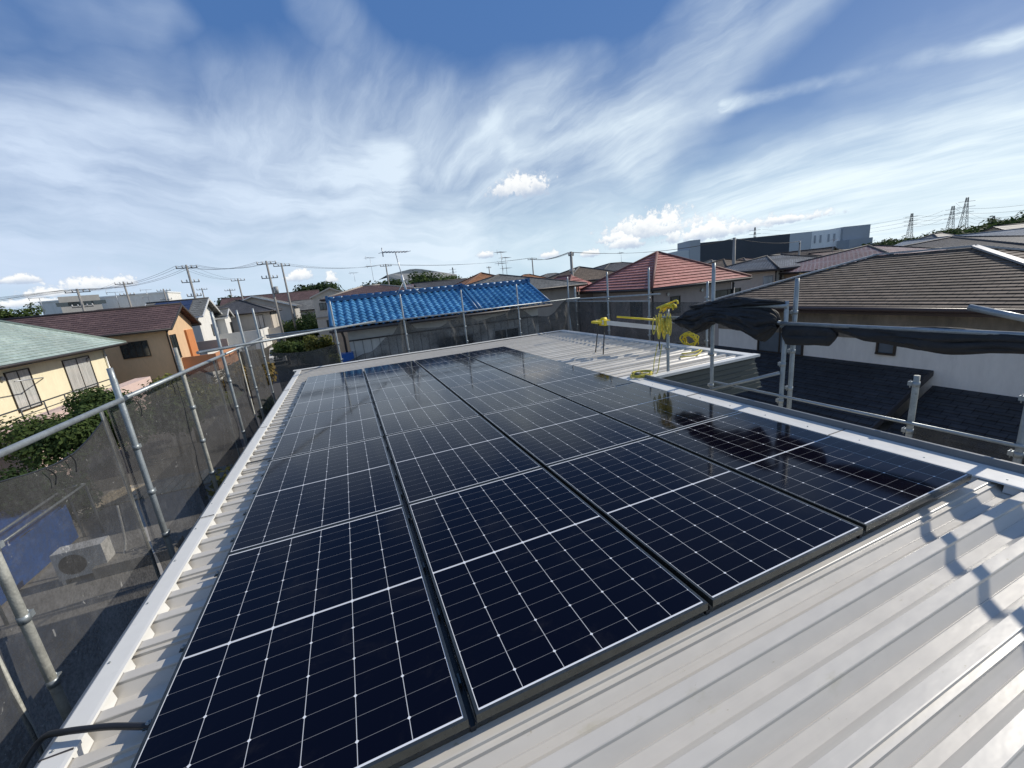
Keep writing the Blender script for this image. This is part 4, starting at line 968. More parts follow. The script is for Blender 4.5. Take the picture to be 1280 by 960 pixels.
# ---------------------------------------------------------------- blue roofed house
hb = thing('house', (5, 17, GZ), 'house with glossy blue pan tile roof and pale boarded wall behind the far roof edge', 'house')
def blue_roof(x0, x1, ye, yr, ze, zr, parent):
    ntile = int(round((x1 - x0) / .262)); nr = 9; mb = MB(); nm = Vector((0, -(zr - ze), (yr - ye))).normalized()
    prof = [0, .14, .28, .42, .56, .68, .80, .90]; hh_ = [-.008, .024, .048, .058, .048, .022, -.004, -.014]
    us = []
    for i in range(ntile):
        for t_, h_ in zip(prof, hh_): us.append(((i + t_) / ntile, h_))
    us.append((1.0, 0))
    rows = []
    for j in range(nr):
        for (tv, st) in ((0.0, .030), (.98, .0)): rows.append(((j + tv) / nr, st))
    grid = []
    for v, st in rows:
        grid.append([Vector((x0 + (x1 - x0) * u, ye + (yr - ye) * v, ze + (zr - ze) * v)) + nm * (h_ + st) for u, h_ in us])
    for j in range(len(rows) - 1):
        for i in range(len(us) - 1):
            a = (us[i][0] * (x1 - x0), rows[j][0] * 2.1)
            mb.face([grid[j][i], grid[j][i + 1], grid[j + 1][i + 1], grid[j + 1][i]], [(us[i][0] * (x1 - x0), rows[j][0] * 2.1), (us[i + 1][0] * (x1 - x0), rows[j][0] * 2.1), (us[i + 1][0] * (x1 - x0), rows[j + 1][0] * 2.1), (us[i][0] * (x1 - x0), rows[j + 1][0] * 2.1)])
    # front ends of the eave tiles
    for i in range(len(us) - 1):
        a, b = grid[0][i], grid[0][i + 1]; mb.face([a - nm * .05, b - nm * .05, b, a], [(0, 0)] * 4)
    # back slope
    mb.face([(x1, 2 * yr - ye, ze), (x0, 2 * yr - ye, ze), (x0, yr, zr), (x1, yr, zr)], [(0, 0)] * 4)
    rf = mb.build('roof', M['r_blue'], parent)
    mb = MB(); 
    for k, (w, z) in enumerate(((.15, .035), (.12, .08))): mb.box((x0, yr - w, zr + z - .03), (x1, yr + w, zr + z + .028))
    nrt = int((x1 - x0) / .3)
    for i in range(nrt): xx = x0 + (x1 - x0) * i / nrt; mb.tube([(xx, yr, zr + .125), (xx + (x1 - x0) / nrt * .96, yr, zr + .12)], [.085, .075], 10)
    for xx in (x0, x1): mb.box((xx - .05, yr - .2, zr - .02), (xx + .05, yr + .2, zr + .24))
    for xx in (x0 + .05, x1 - .05): mb.tube([(xx, ye, ze + .05), (xx, yr, zr + .05)], .085, 10)
    mb.build('ridge_tiles', M['r_blue'], rf)
    return rf
blue_roof(.42, 6.05, 15.0, 17.3, .60, 1.57, hb); blue_roof(6.12, 9.35, 15.0, 17.2, .60, 1.52, hb)
MB().box((.35, 14.98, .46), (9.4, 19.4, .56)).build('eave', M['fascia_dark'], hb)
MB().tube([(.4, 14.93, .50), (9.4, 14.93, .50)], .055, 8).build('gutter', M['fascia_dark'], hb)
MB().box((.95, 15.6, GZ), (9.0, 19.0, .459)).build('wall', M['w_board'], hb)
mb = MB()
for i in range(25): mb.box((1.1 + i * .32, 15.590, GZ), (1.112 + i * .32, 15.602, .02))
mb.box((.95, 15.56, .02), (9.0, 15.602, .07)); mb.box((.95, 15.56, -1.55), (9.0, 15.602, -1.50)); mb.build('batten', M['fascia_dark'], hb)
for xx, ww in ((5.1, 1.6), (7.4, 1.2)): window(hb, 'S', xx, -.75, ww, .9, 15.6, 'frame_alu', 'glass_dark', 1)
MB().tube([(.75, 15.1, .48), (.8, 15.5, .2), (.8, 15.5, GZ)], .045, 6).build('downpipe', M['fascia_dark'], hb)
MB().box((.55, 15.0, -3.4), (1.02, 15.55, -.35)).build('blue_panel', M['blue_sheet'], hb)

# ---------------------------------------------------------------- far town rows
random.seed(21)
farg = {}
kinds = [('r_plum', 'w_tan', 'small distant house with a plum brown roof'), ('r_grey', 'w_beige', 'small distant house with a grey roof'), ('r_dark', 'w_white', 'small distant house with a dark slate roof'), ('r_brown', 'w_beige', 'small distant house with a dull brown roof')]
protoH = {}
def far_house(px, d, s=1.0, kidx=None):
    k = random.randrange(4) if kidx is None else kidx; rm, wm_, lb = kinds[k]
    p = at_d(px, 380, d)
    kind = random.choice(['hip', 'gx'])
    if (k, kind) not in protoH:
        t = house(lb, -5, 5, -4, 4, 6.0, 8.0, kind, rm, wm_, .5, gz=0, cn_=.6, gut=False, wins=[('S', -2, 4.5, 1.6, 1.2), ('S', 1.8, 4.5, 1.2, 1.0)], group=lb + (' and hip ends' if kind == 'hip' else ' and gable ends') + ', near the horizon')
        t['label'] = lb + (' and hip ends' if kind == 'hip' else ' and gable ends') + ', near the horizon'
        protoH[(k, kind)] = t; o = t
    else: o = copy_tree(protoH[(k, kind)])
    o.location = (p.x, p.y, GZ); o.rotation_euler = (0, 0, random.choice([0, .08, -.1, math.pi / 2])); z = random.uniform(.86, 1.05) * s; o.scale = (s, s, z)
for px, d in ((20, 120), (60, 150), (110, 110), (170, 130), (205, 150), (240, 120), (262, 90), (275, 120), (300, 110), (312, 140), (345, 130), (352, 160), (362, 120), (372, 150), (383, 180), (366, 95), (378, 110), (350, 200),
              (440, 80), (462, 95), (500, 90), (540, 100), (575, 90), (610, 110), (648, 130), (675, 120), (700, 140), (742, 90), (765, 120), (790, 110), (1000, 90), (1030, 110), (1160, 95), (1250, 100), (1275, 80), (1240, 130)):
    far_house(px, d)

# ---------------------------------------------------------------- arena and warehouse far away
pa = at_d(483, 344, 260); pb = at_d(575, 342, 260); pm_ = at_d(516, 336, 260)
ar = thing('arena', ((pa.x + pb.x) / 2, pa.y, GZ), 'large pale grey hall with a low curved roof on the skyline above the blue roof', 'building')
mb = MB(); n = 12; prof = []
for i in range(n + 1):
    t = i / n; x_ = pa.x + (pb.x - pa.x) * t; z_ = pa.z + (pm_.z - pa.z) * min(1, t / .33) - (pm_.z - pb.z) * max(0, (t - .45) / .55); prof.append((x_, z_))
for (x_a, z_a), (x_b, z_b) in zip(prof[:-1], prof[1:]):
    mb.face([(x_a, pa.y, z_a), (x_b, pa.y, z_b), (x_b, pa.y + 60, z_b), (x_a, pa.y + 60, z_a)], smooth=True)
mb.build('roof', pm('hall_roof', (.36, .42, .47), .5, .2, .1, .05), ar)
mb = MB(); mb.face([(pa.x, pa.y, GZ)] + [(pb.x, pb.y, GZ)] + [(x_, pa.y, z_) for x_, z_ in reversed(prof)]); mb.box((pa.x, pa.y + .1, GZ), (pb.x, pa.y + 60, 11.0)); mb.build('wall', M['w_grey'], ar)
wh = thing('warehouse', (120, 90, GZ), 'huge grey and dark blue logistics warehouse beyond the roofs on the right', 'building')
pm('wh_dark', (.035, .045, .060), .6, 0, .08, .1); pm('wh_grey', (.46, .50, .53), .6, 0, .05, .1); pm('wh_light', (.78, .80, .80), .6, 0, .05, .1); pm('wh_mid', (.34, .37, .40), .6, 0, .05, .1)
# long wall runs along one line; pieces by column of the photograph, at their own true distance
La = at_d(850, 312, 175); Lb = at_d(1060, 300, 207)
dv = Vector((Lb.x - La.x, Lb.y - La.y, 0)); dl = dv.length; du_ = dv.normalized(); nv_ = Vector((du_.y, -du_.x, 0))
def on_line(px):     # where the column of the photo meets the wall line
    r_ = ray(px, 300); 
    det = r_.x * (-du_.y) + r_.y * du_.x
    t = ((La.x - CAML.x) * (-du_.y) + (La.y - CAML.y) * du_.x) / det
    return Vector((CAML.x + r_.x * t, CAML.y + r_.y * t, 0)), t
def wpiece(pxa, pxb, topa, mat, off=0.0, name='wall_panel', base=GZ, topb=None):
    A_, ta = on_line(pxa); B_, tb = on_line(pxb)
    za = CAML.z + ray(pxa, topa).z * ta * 1.0
    if name == 'cap': pass
    mb = MB(); c = (A_ + B_) / 2; h = za - base
    mb.obox(Vector((c.x, c.y, base + h / 2)) + nv_ * off - nv_ * TH, (B_ - A_) / 2, nv_ * TH, (0, 0, h / 2)); mb.build(name, MATS[mat], wh); return za
TH = 6.0
Htop = wpiece(875, 987, 303.5, 'wh_dark'); 
TH = 6.0
def wp2(pxa, pxb, z, mat, off=0.0, name='wall_panel'):
    A_, _ = on_line(pxa); B_, _ = on_line(pxb); c = (A_ + B_) / 2; h = z - GZ
    MB().obox(Vector((c.x, c.y, GZ + h / 2)) + nv_ * off - nv_ * TH, (B_ - A_) / 2, nv_ * TH, (0, 0, h / 2)).build(name, MATS[mat], wh)
wp2(846, 862, Htop * .78, 'wh_grey', .02); wp2(862, 875, Htop * 1.12, 'wh_mid', .3)
wp2(987.1, 1014, Htop, 'wh_grey', .0); wp2(1014.1, 1029.5, Htop, 'wh_light', .1); wp2(1029.6, 1055, Htop, 'wh_light', .1)
wp2(1050, 1083, Htop * 1.04, 'wh_mid', 1.2); wp2(1046, 1074, Htop * .55, 'wh_mid', 6); pass
for pxp in (1018, 1025, 1035, 1042):
    A_, _ = on_line(pxp); MB().obox(Vector((A_.x, A_.y, Htop * .7)) + nv_ * .25, du_ * .25, nv_ * .15, (0, 0, 1.4)).build('downpipe', MATS['wh_mid'], wh)

# ---------------------------------------------------------------- trees and plants
def crown(mb, c, r, n, leaf, lobes=7, seed=0, flat=.75):
    rnd = random.Random(seed); c = Vector(c); L_ = []
    for i in range(lobes):
        a = rnd.uniform(0, 2 * math.pi); e = rnd.uniform(-.6, .9); k = rnd.uniform(.25, .72)
        L_.append((c + Vector((math.cos(a) * r[0] * k, math.sin(a) * r[1] * k, e * r[2] * k)), rnd.uniform(.34, .58)))
    for i in range(n):
        lc, lr = rnd.choice(L_)
        v = Vector((rnd.gauss(0, 1), rnd.gauss(0, 1), rnd.gauss(0, 1))).normalized() * (rnd.random() ** .4) * lr * rnd.uniform(.8, 1.18)
        p = lc + Vector((v.x * r[0], v.y * r[1], v.z * r[2]))
        nrm = (v.normalized() + Vector((rnd.uniform(-.8, .8), rnd.uniform(-.8, .8), rnd.uniform(-.2, .9)))).normalized()
        a = nrm.orthogonal().normalized(); a.rotate(Matrix.Rotation(rnd.uniform(0, 6.28), 3, nrm)); b = nrm.cross(a)
        s = leaf * rnd.uniform(.45, 1.6)
        mb.face([p - a * s, p - b * s * .6, p + a * s, p + b * s * .6])
def tree(label, x, y, h, r, mat='leaf', n=2600, leaf=.16, seed=0, gz=GZ, group=None, name='tree', cat='tree', trunk=True, rz=None):
    t = thing(name, (x, y, gz), label, cat, group); rz_ = rz or min(h * .42, r * 1.1)
    cz = gz + h - rz_ * .95
    if trunk:
        rnd = random.Random(seed + 50); mb = MB(); mb.tube([(x, y, gz), (x + .05 * h * rnd.uniform(-1, 1) * .3, y, gz + h * .35), (x, y, cz)], [.05 * h * .5, .035 * h * .5, .018 * h * .5], 8)
        for i in range(6):
            a = i * 1.05 + rnd.random(); mb.tube([(x, y, gz + h * .3 + i * h * .05), (x + math.cos(a) * r * .35, y + math.sin(a) * r * .35, cz - rz_ * .1), (x + math.cos(a) * r * .6, y + math.sin(a) * r * .6, cz + rz_ * .25)], [.02 * h * .5, .012 * h * .5, .004 * h], 6)
        mb.build('trunk', M['bark'], t)
    mb = MB(); crown(mb, (x, y, cz), (r, r, rz_), n, leaf, 11, seed); mb.build('crown', M[mat], t)
    return t
# near shrubs on the left
p = at_x(75, 530, -9.0)
pb = at_x(82, 528, -9.2); pt = at_x(100, 487, -9.2)
tree('big round green bush in front of the cream house windows', pb.x, pb.y, pt.z - GZ + .1, 2.2, 'leaf', 24000, .062, 1, name='shrub', cat='shrub', rz=1.5)
pb = at_x(35, 575, -9.0)
tree('lower dark bush under the left end of the top scaffold rail', pb.x, pb.y, 2.7, 1.5, 'leaf_dark', 9000, .062, 2, name='shrub', cat='shrub', rz=1.5)
p = at_d(222, 462, 27); tree('bright green leafy tree below the terracotta balcony', p.x, p.y, 3.9, 1.9, 'leaf_yellow', 6000, .10, 3, name='tree', rz=1.6)
p = at_d(195, 463, 25); tree('green shrub left of the bright green tree, beside the pink wall', p.x, p.y, 3.2, 1.3, 'leaf', 3500, .10, 4, name='shrub', cat='shrub', rz=1.2)
p = at_d(278, 500, 14.5); tree('small yellow green shrub seen through the third bay of the left net', p.x, p.y, 2.1, .9, 'leaf_yellow', 1800, .09, 5, name='shrub', cat='shrub')
p = at_d(300, 440, 34); tree('rusty orange green bush behind the last posts of the left scaffold', p.x, p.y, 3.0, 1.9, 'leaf_rust', 3200, .12, 6, name='shrub', cat='shrub', rz=1.3)
p = at_d(352, 470, 24); tree('dark shrub beside the van just beyond the roof corner', p.x - .4, p.y, 2.3, 1.0, 'leaf_dark', 2200, .10, 7, name='shrub', cat='shrub')
for i, (px, d, h, r, mt_, lb) in enumerate(((372, 62, 5.2, 3.0, 'leaf', 'green garden tree right of the twin utility poles'), (382, 75, 6.0, 3.2, 'leaf_dark', 'dark tree between the twin poles and the beige gable house'), (350, 70, 5.0, 3.0, 'leaf', 'green tree behind the nearer of the twin utility poles'),
        (404, 44, 2.6, 1.6, 'leaf_yellow', 'low yellow green shrub below the beige gable house'), (360, 52, 3.0, 2.0, 'leaf', 'green hedge bush by the road between the twin poles'), (392, 50, 3.4, 1.8, 'leaf_yellow', 'light green bush left of the beige gable house'), (380, 46, 2.2, 1.5, 'leaf', 'small round bush beside the sunlit driveway'),
        (340, 82, 6.0, 3.0, 'leaf_rust', 'brownish tree in the gap left of the nearer twin pole'), (412, 38, 2.4, 1.1, 'leaf_yellow', 'yellowish shrub at the left corner of the blue roofed house'))):
    p = at_d(px, 400, d); tree(lb, p.x, p.y, h, r, mt_, 2600, .16, 20 + i)
p = at_d(393, 370, 230); tree('large dark rounded tree on the skyline behind the beige gable house', p.x, p.y, 20, 15, 'leaf_dark', 4500, .75, 40, rz=9)
p = at_d(290, 375, 130); tree('flat topped dark tree on the skyline behind the navy roofed house', p.x, p.y, 12.2, 4.2, 'leaf_dark', 1800, .4, 41)
p = at_d(50, 400, 90); tree('dark treetop just above the left plum roof ridge', p.x, p.y, 9.2, 3.0, 'leaf_dark', 1500, .3, 42)
p = at_x(4, 385, -18); tree('sunlit olive tree top at the far left edge', p.x - 4.2, p.y + 9, 8.9, 1.3, 'leaf', 1200, .12, 43)
p = at_d(20, 400, 60); tree('small palm like treetop above the green roof ridge', p.x, p.y, 8.8, 1.2, 'leaf_rust', 500, .2, 44)
for i, (px, d, h, r) in enumerate(((450, 150, 13.5, 5), (466, 140, 14.0, 6), (479, 130, 12.8, 5), (497, 120, 13.0, 5), (519, 110, 12.5, 4.5), (538, 118, 14.2, 6), (548, 105, 11.8, 5), (528, 100, 10.8, 5), (560, 125, 12.4, 5), (576, 130, 12.0, 4.5), (586, 140, 12.0, 4), (436, 160, 12.5, 5))):
    p = at_d(px, 360, d); tree('green tree in the row on the skyline above the blue roof', p.x, p.y, h * .90, r * .9, 'leaf_dark' if i % 2 else 'leaf', 1500, .38, 60 + i, group='row of skyline trees above the blue roof', rz=h * .3)
for i, (px, d, h, r) in enumerate(((1000, 36, 5.0, 2.0), (1022, 34, 5.6, 2.4), (1045, 33, 5.4, 2.0))):
    p = at_d(px, 345, d); tree(['olive and rust coloured tree right of the grey tiled house', 'tall olive tree left of the striped purple roof', 'greenish tree under the striped purple roof'][i], p.x, p.y, h, r, 'leaf_rust' if i < 2 else 'leaf', 2200, .15, 80 + i)
# far wood on the right
mb = MB(); rnd = random.Random(5)
for i in range(120):
    px = rnd.uniform(1090, 1420); d = rnd.uniform(150, 260); p = at_d(px, 300, d)
    t = (px - 1090) / 190; h = (9.0 + 5.5 * min(1.2, max(0, t - .3))) * (d / 200) * rnd.uniform(.85, 1.08)
    crown(mb, (p.x, p.y, GZ + h * .60), (5.5, 5.5, h * .38), 420, .5, 7, i)
o = mb.build('wood', M['leaf_dark'], kind='stuff'); tag(o, 'dark green wood on the horizon at the right, below the pylons', 'wood')
mb = MB()
for i in range(90):
    px = rnd.uniform(-150, 1100); d = rnd.uniform(320, 520); p = at_d(px, 340, d); h = rnd.uniform(6, 10)
    crown(mb, (p.x, p.y, GZ + h * .5), (12, 9, h * .5), 120, 1.6, 5, i)
o = mb.build('distant_treeline', M['leaf_dark'], kind='stuff'); tag(o, 'low distant tree line along the horizon behind the roofs', 'wood')

# ---------------------------------------------------------------- van, air conditioner, tarp frame on the ground
vz = at_z(349, 456, GZ); van = thing('van', (vz.x, vz.y + 1, GZ), 'white van parked beyond the far left roof corner, seen from the front', 'van')
vx, vy = vz.x, vz.y; W2, Ln, Hh = .88, 4.2, 1.95
prof = [(0, .35), (-.02, .75), (.08, .98), (.45, 1.12), (1.0, 1.80), (1.4, Hh), (Ln - .3, Hh), (Ln, 1.7), (Ln, .35)]
mb = MB()
def sec(i, s): y_, z_ = prof[i]; w = W2 * (.90 if z_ > 1.3 else 1.0); return Vector((vx + s * w, vy + y_, GZ + z_))
for i in range(len(prof) - 1): mb.face([sec(i, -1), sec(i, 1), sec(i + 1, 1), sec(i + 1, -1)])
for s in (-1, 1): mb.face([sec(i, s) for i in range(len(prof))])
mb.face([sec(0, -1), sec(0, 1), sec(8, 1), sec(8, -1)]); mb.build('body', M['white_paint'], van)
mb = MB(); a_, b_, c2, d2 = sec(3, -1), sec(3, 1), sec(4, 1), sec(4, -1); nn_ = Vector((0, -.03, .02)); mb.face([a_.lerp(b_, .06) + nn_, a_.lerp(b_, .94) + nn_, d2.lerp(c2, .94) + nn_, d2.lerp(c2, .06) + nn_]); mb.build('windscreen', M['glass_dark'], van)
for s in (-1, 1):
    MB().box((vx + s * W2 * .97, vy + 1.3, GZ + 1.15), (vx + s * W2 * 1.003, vy + 3.8, GZ + 1.62)).build('side_window', M['glass_dark'], van)
    MB().box((vx + s * .5, vy - .04, GZ + .72), (vx + s * .82, vy + .05, GZ + .92)).build('headlight', pm('lens', (.6, .6, .62), .15, 0, .05, 3), van)
    for yy in (.75, 3.4): MB().tube([(vx + s * (W2 - .2), vy + yy, GZ + .31), (vx + s * (W2 + .01), vy + yy, GZ + .31)], .31, 14).build('wheel', M['tyre'], van)
MB().box((vx - .45, vy - .05, GZ + .5), (vx + .45, vy + .02, GZ + .66)).build('grille', M['black_plastic'], van)
q = at_z(112, 712, GZ + .15); ac = thing('air_conditioner', (q.x, q.y, GZ), 'pale outdoor air conditioner unit on the ground behind the left net', 'air conditioner')
mb = MB(); X0, X1, Y0, Y1, Z0, Z1 = q.x - .52, q.x + .52, q.y - .22, q.y + .22, GZ + .14, GZ + .90
mb.box((X0, Y0, Z0), (X1, Y1, Z1)); mb.box((X0 + .05, Y0 - .02, GZ), (X0 + .12, Y1 + .02, Z0)); mb.box((X1 - .12, Y0 - .02, GZ), (X1 - .05, Y1 + .02, Z0)); mb.build('case', M['w_white'], ac)
MB().tube([(q.x - .15, Y0 - .012, GZ + .52), (q.x - .15, Y0 + .02, GZ + .52)], .28, 20).build('fan_grille', M['black_plastic'], ac)
MB().tube(smooth([Vector((X1, q.y, GZ + .3)), Vector((X1 + .2, q.y + .05, GZ + .25)), Vector((X1 + .25, q.y + .3, GZ + .6)), Vector((X1 + .25, q.y + .5, GZ + 1.6))]), .03, 8).build('pipe', M['insulator'], ac)
q = at_z(-48, 690, GZ + 1.2); tf = thing('tarp_shelter', (q.x, q.y, GZ), 'bright blue tarp over a pale pipe frame seen through the nearest net', 'shelter')
mb = MB(); bx_, by_ = q.x, q.y
mb.grid(lambda u, v: (bx_ - 1.5 + 2.7 * u, by_ - 2.3 + 4.2 * v, GZ + 1.25 + .22 * math.sin(math.pi * u) + .07 * noise.noise(Vector((u * 5, v * 6, 1)))), 24, 24)
mb.grid(lambda u, v: (bx_ + 1.2 + .04 * noise.noise(Vector((u * 6, v * 4, 3))), by_ - 2.3 + 4.2 * u, GZ + .1 + 1.15 * v), 24, 8); mb.build('tarp', M['blue_sheet'], tf)
mb = MB()
for xx in (bx_ + 1.28, bx_ + 1.75):
    mb.tube([(xx, by_ - 2.2, GZ), (xx, by_ - 2.2, GZ + 1.75), (xx, by_ + 2.0, GZ + 1.75), (xx, by_ + 2.0, GZ)], .035, 8)
mb.tube([(bx_ + 1.75, by_ + 2.0, GZ + 1.75), (bx_ - 1.6, by_ + 2.0, GZ + 1.75)], .035, 8); mb.build('pipe_frame', M['galv'], tf)
q = at_z(175, 690, GZ + .3); o = MB().box((q.x - .9, q.y - .35, GZ), (q.x + .9, q.y + .35, GZ + .32)).build('planter', M['concrete']); rebase(o, (q.x, q.y, GZ)); tag(o, 'low pale concrete step beside the air conditioner behind the left net', 'step')
pl = thing('pallet_boards', at_z(190, 615, GZ), 'pale sunlit boards lying on the yard behind the left net', 'boards')
q = at_z(200, 610, GZ + .02); mb = MB()
for i in range(12): mb.box((q.x - 1.9 + i * .32, q.y - .8, GZ + .03), (q.x - 1.62 + i * .32, q.y + .8 + .25 * math.sin(i * 2.1), GZ + .07))
mb.build('board', pm('board_wood', (.55, .47, .34), .8, 0, .2, 3), pl)

# ---------------------------------------------------------------- utility poles and wires
POLE = {}
def upole(label, x, y, top, trans=False, arms=2, rot=0.0, thick=1.0, arm_one=False, al=1.0):
    t = thing('utility_pole', (x, y, GZ), label, 'utility pole', 'utility poles over the houses')
    MB().tube([(x, y, GZ), (x, y, top)], [.17 * thick, .10 * thick], 10).build('shaft', M['concrete_pole'], t)
    d = Vector((math.cos(rot), math.sin(rot), 0)); tips = []
    for k in range(arms):
        z = top - .35 - k * 1.5; L_ = (.95 - .15 * k) * al; a_, b_ = Vector((x, y, z)) - d * L_ * (.15 if arm_one else 1), Vector((x, y, z)) + d * L_ * (1.6 if arm_one else 1)
        am = MB().bar(a_, b_, .08, .08).build('crossarm', M['dark_metal'], t); mb = MB()
        for f_ in (.03, .3, .72, .97):
            q = a_.lerp(b_, f_); mb.tube([q + Vector((0, 0, .05)), q + Vector((0, 0, .14)), q + Vector((0, 0, .30))], [.04, .075, .05], 8)
            if k == 0: tips.append(q + Vector((0, 0, .3)))
        mb.build('insulator', M['insulator'], am)
    if trans:
        for s in (-1, 1): MB().tube([Vector((x, y, top - 4.3)) + d * .48 * s, Vector((x, y, top - 3.2)) + d * .48 * s], .26, 12).build('transformer', pm('trans_grey', (.28, .29, .29), .5), t)
    tips.append(Vector((x, y, top - 2.4))); tips.append(Vector((x, y, top - 3.4)))
    return tips
def pole_at(label, px, py, d, **kw): p = at_d(px, py, d); return upole(label, p.x, p.y, p.z, **kw)
b1 = at_z(362.5, 456, GZ); tz = (at_y(333, 326, b1.y)).z
T = {}
T['a'] = upole('near tall concrete utility pole with arms beside the white van', b1.x, b1.y, tz, trans=False, arms=2, rot=.1)
MB().tube([(b1.x + .35, b1.y, tz - 3.6), (b1.x + .35, b1.y, tz - 2.8)], .22, 10).build('transformer', MATS.get('trans_grey') or pm('trans_grey', (.28, .29, .29), .5), bpy.data.objects['utility_pole'])
T['b'] = pole_at('second tall concrete utility pole right behind the one beside the van', 351.5, 329, 62, arms=1, rot=.1)
T['c'] = pole_at('utility pole with wide arms behind the solar roofed white house', 232.5, 331, 58, rot=.2, arms=3)
T['d'] = pole_at('utility pole with broad crossarm above the left plum roof', 96, 361, 62, rot=.3)
T['e'] = pole_at('slim utility pole in front of the far clouds at left, right of the factory block', 154, 352, 80, rot=.3)
T['f'] = pole_at('utility pole behind the low orange roof at the left', 204, 361, 95, rot=.2)
T['g'] = pole_at('utility pole with T shaped arm beyond the navy roof', 297, 348, 80, rot=.1, arms=1)
T['h'] = pole_at('thin utility pole beside the flat topped dark tree', 287, 361, 105, arms=1)
T['i'] = pole_at('thin utility pole right of the solar roofed house ridge', 252, 360, 110, arms=1)
T['j'] = pole_at('utility pole left of the television antenna on the blue roof', 482, 330, 75, rot=.1, arms=1)
T['k'] = pole_at('utility pole in the gap between orange roofs', 665, 322, 80, rot=.1, arms=1)
T['l'] = pole_at('dark utility pole rising left of the red tiled roof', 713.5, 314.5, 40, rot=.2, arms=2, thick=1.2, al=.32)
T['m'] = pole_at('dark utility pole in front of the big warehouse', 918, 297, 48, rot=.6, arms=1, thick=1.3, arm_one=True, al=.6)
T['n'] = pole_at('short utility pole in front of the grey end of the warehouse', 1000, 301, 70, rot=.6, arms=1)
T['o'] = pole_at('far small utility pole in the middle of the skyline', 611, 333, 110, rot=.6, arms=1)
NW_ = 0
def wire(a, b, sagz, label, r=.018):
    r *= .62 if r < .05 else .6; sagz *= .6
    pts = [a.lerp(b, i / 14) - Vector((0, 0, sagz * 4 * (i / 14) * (1 - i / 14))) for i in range(15)]
    o = MB().tube(pts, r, 4, False).build('power_line', M['wire']); rebase(o, a); tag(o, label, 'power line', label); return o
def span(k1, k2, n, s, label, r=.018):
    A_, B_ = T[k1], T[k2]
    for i in range(n): wire(A_[i % len(A_)], B_[i % len(B_)], s, label, r)
span('a', 'c', 4, 1.0, 'thin wires from the pole by the van to the pole behind the white gabled house', .02)
span('c', 'd', 4, 1.2, 'thin wires running left above the plum and orange roofs', .02)
span('c', 'g', 3, .8, 'thin wires between the poles above the navy roof')
span('e', 'd', 3, .8, 'thin wires above the factory block at the left')
span('a', 'b', 3, .1, 'short wires between the twin utility poles')
span('b', 'j', 3, 1.0, 'thin wires from the twin poles across to the pole behind the blue roof')
span('j', 'k', 3, 1.0, 'thin wires over the middle of the skyline')
span('l', 'k', 3, .8, 'wires sloping down left from the dark pole by the red roof', .03)
span('l', 'm', 3, 1.0, 'wires behind the red roof to the pole before the warehouse')
span('m', 'n', 3, .6, 'thin wires in front of the warehouse')
for i in range(5): wire(T['d'][i % 4], T['d'][i % 4] + Vector((-60, -14 + i, -1.5 - .6 * i)), 1.2, 'thin wires leaving the frame at the left above the green roof', .022)

# antennas
def antenna(label, base, top, boom=1.2, rot=0.0, r=.018, levels=1, white=False):
    t = thing('tv_antenna', base, label, 'antenna', 'television antennas on the roofs')
    MB().tube([base, top], r, 6).build('mast', M['frame_alu'], t); base, top = Vector(base), Vector(top)
    if white: MB().tube([base, base.lerp(top, .42)], .05, 8).build('sleeve', M['white_paint'], t)
    d = Vector((math.cos(rot), math.sin(rot), 0)); s = Vector((-d.y, d.x, 0))
    for k in range(levels):
        c = top - Vector((0, 0, .35 + .55 * k)) if k else top; mb = MB(); mb.tube([c - d * boom / 2, c + d * boom / 2 + Vector((0, 0, .0))], r * .8, 6)
        for i in range(9): q = c + d * boom * (i / 8 - .5); l_ = .28 if i > 1 else .36; mb.tube([q - s * l_, q + s * l_], r * .5, 5)
        mb.tube([c - d * boom / 2 + Vector((0, 0, .18)), c - d * boom / 2 - Vector((0, 0, .18))], r, 5)
        mb.build('boom', M['frame_alu'], t)
    return t
bb = at_y(508, 365, 17.3)
ta = antenna('tall television antenna with white sleeve on the blue tiled roof', (bb.x, 17.3, 1.7), tuple(at_y(494, 315, 17.3)), 1.15, .35, .022, white=True)
mb = MB()
for dx, dy in ((-.5, -.5), (.5, -.5), (-.4, .5), (.4, .5)): mb.tube([(bb.x, 17.3, 2.2), (bb.x + dx, 17.3 + dy, 1.55)], .015, 5)
mb.build('stay', M['galv'], ta)
for lab, px, pyb, pyt, d, lv in (('double deck television antenna behind the grey brown hip roof', 629, 345, 315, 36, 2), ('smaller television antenna right beside the double deck one', 634, 345, 322, 38, 2), ('television antenna above the brown hip roof left of the blue roof ridge', 467, 350, 322, 50, 2), ('thin far television antenna left of the skyline trees', 444, 352, 341, 60, 1),
        ('thin television antenna left of the red roof peak', 777, 335, 316, 60, 1), ('television antenna standing at the left above the green roof', 56, 392, 372, 50, 1), ('small television antenna on the grey tiled house', 1040, 322, 300, 55, 1), ('television antenna above the plum roof, left of the orange gable', 150, 385, 365, 50, 1), ('television antenna over the low orange roof', 187, 378, 362, 70, 2)):
    b_ = at_d(px, pyb, d); t_ = at_d(px - (640 - px) * .0 - 1, pyt, d); antenna(lab, (b_.x, b_.y, b_.z), (b_.x, b_.y, t_.z), 1.1, .6, .018, lv)

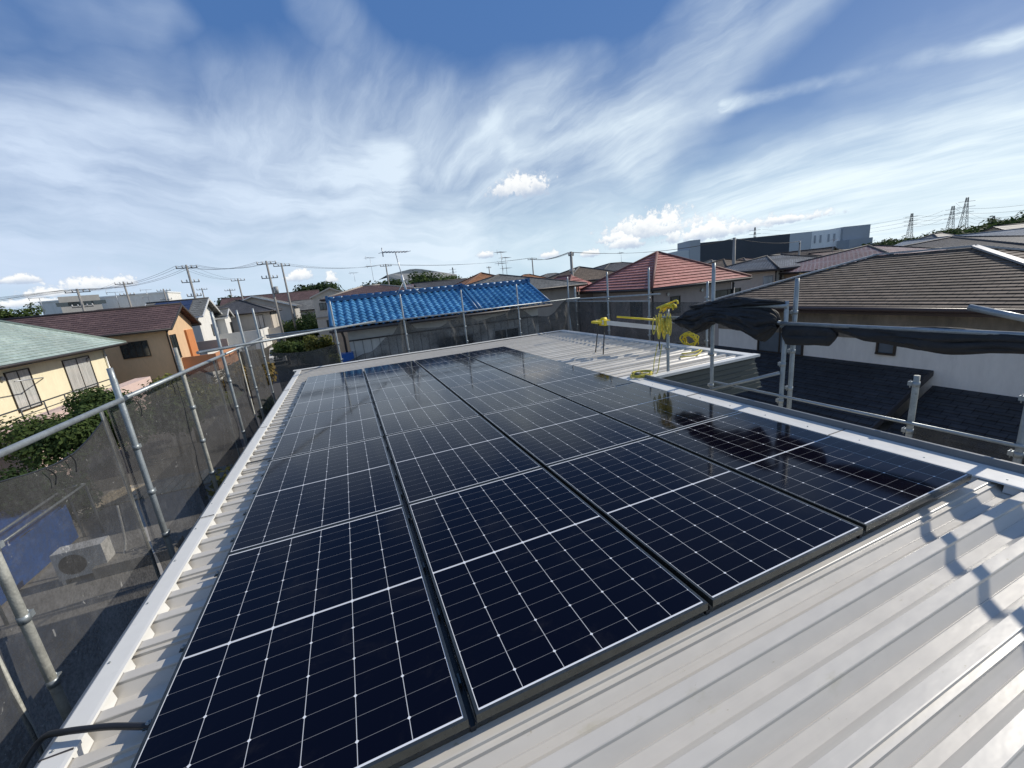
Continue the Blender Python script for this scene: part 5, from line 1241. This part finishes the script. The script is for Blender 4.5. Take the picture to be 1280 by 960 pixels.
# pylons
def pylon(label, px, pyt, pyb, d, w=5.0):
    tp = at_d(px, pyt, d); bs = at_d(px, pyb, d); x, y = bs.x, bs.y; z0 = GZ; z1 = tp.z; t = thing('pylon', (x, y, z0), label, 'pylon', 'power pylons on the horizon')
    mb = MB(); rr = .00030 * d; c = [(-1, -1), (1, -1), (1, 1), (-1, 1)]; lv = 9
    def cor(k, i): f = i / lv; ww = w * .6 * (1 - f) ** 1.2 * .5 + .5; return Vector((x + c[k][0] * ww, y + c[k][1] * ww, z0 + (z1 - z0) * f))
    for k in range(4):
        for i in range(lv):
            mb.bar(cor(k, i), cor(k, i + 1), rr * 1.3); mb.bar(cor(k, i), cor((k + 1) % 4, i + 1), rr * .8); mb.bar(cor((k + 1) % 4, i), cor(k, i + 1), rr * .8)
    mb.build('lattice', M['dark_metal'], t); mb = MB(); H_ = z1 - z0
    pd = Vector((.8, -.6, 0))
    for f in (.72, .82, .92): q = Vector((x, y, z0 + H_ * f)); l_ = H_ * .13 * (1.15 - abs(f - .82)); mb.bar(q - pd * l_, q + pd * l_, rr * 1.6)
    mb.build('crossarm', M['dark_metal'], t)
    return [Vector((x, y, z0 + H_ * f)) + pd * s * H_ * .18 for f in (.72, .82, .92) for s in (-1, 1)]
L1 = pylon('lattice pylon left of the pylon pair, above the wood', 1137, 267, 292, 480, 7)
L2 = pylon('left pylon of the tall pair on the horizon', 1187, 258, 289, 420, 8)
L3 = pylon('right and tallest pylon of the pair on the horizon', 1203, 247.5, 288, 440, 9)
L4 = pylon('small pylon right of the tall pair, above the wood', 1240, 270, 284, 620, 8)
L5 = pylon('distant pylon rising above the dark warehouse wall', 943, 284, 305, 650, 9)
pylon('tiny far pylon behind the skyline trees above the blue roof', 567, 334, 346, 700, 8)
for i in range(6):
    wire(L1[i], L2[i], 4, 'high voltage wires between the pylons at the right', .10); wire(L2[i], L2[i] + (L2[i] - L1[i]) * 2.2, 6, 'high voltage wires leaving the frame at the right', .10) if i % 2 else None
    if i % 2: wire(L1[i], L5[i], 10, 'high voltage wires between the left pylon and the warehouse', .12)
    if i % 2 == 0: wire(L3[i], L4[i], 4, 'high voltage wires from the tallest pylon to the small right one', .10)

# cycles settings helpful for nets
scene.cycles.transparent_max_bounces = 24
scene.cycles.max_bounces = 8
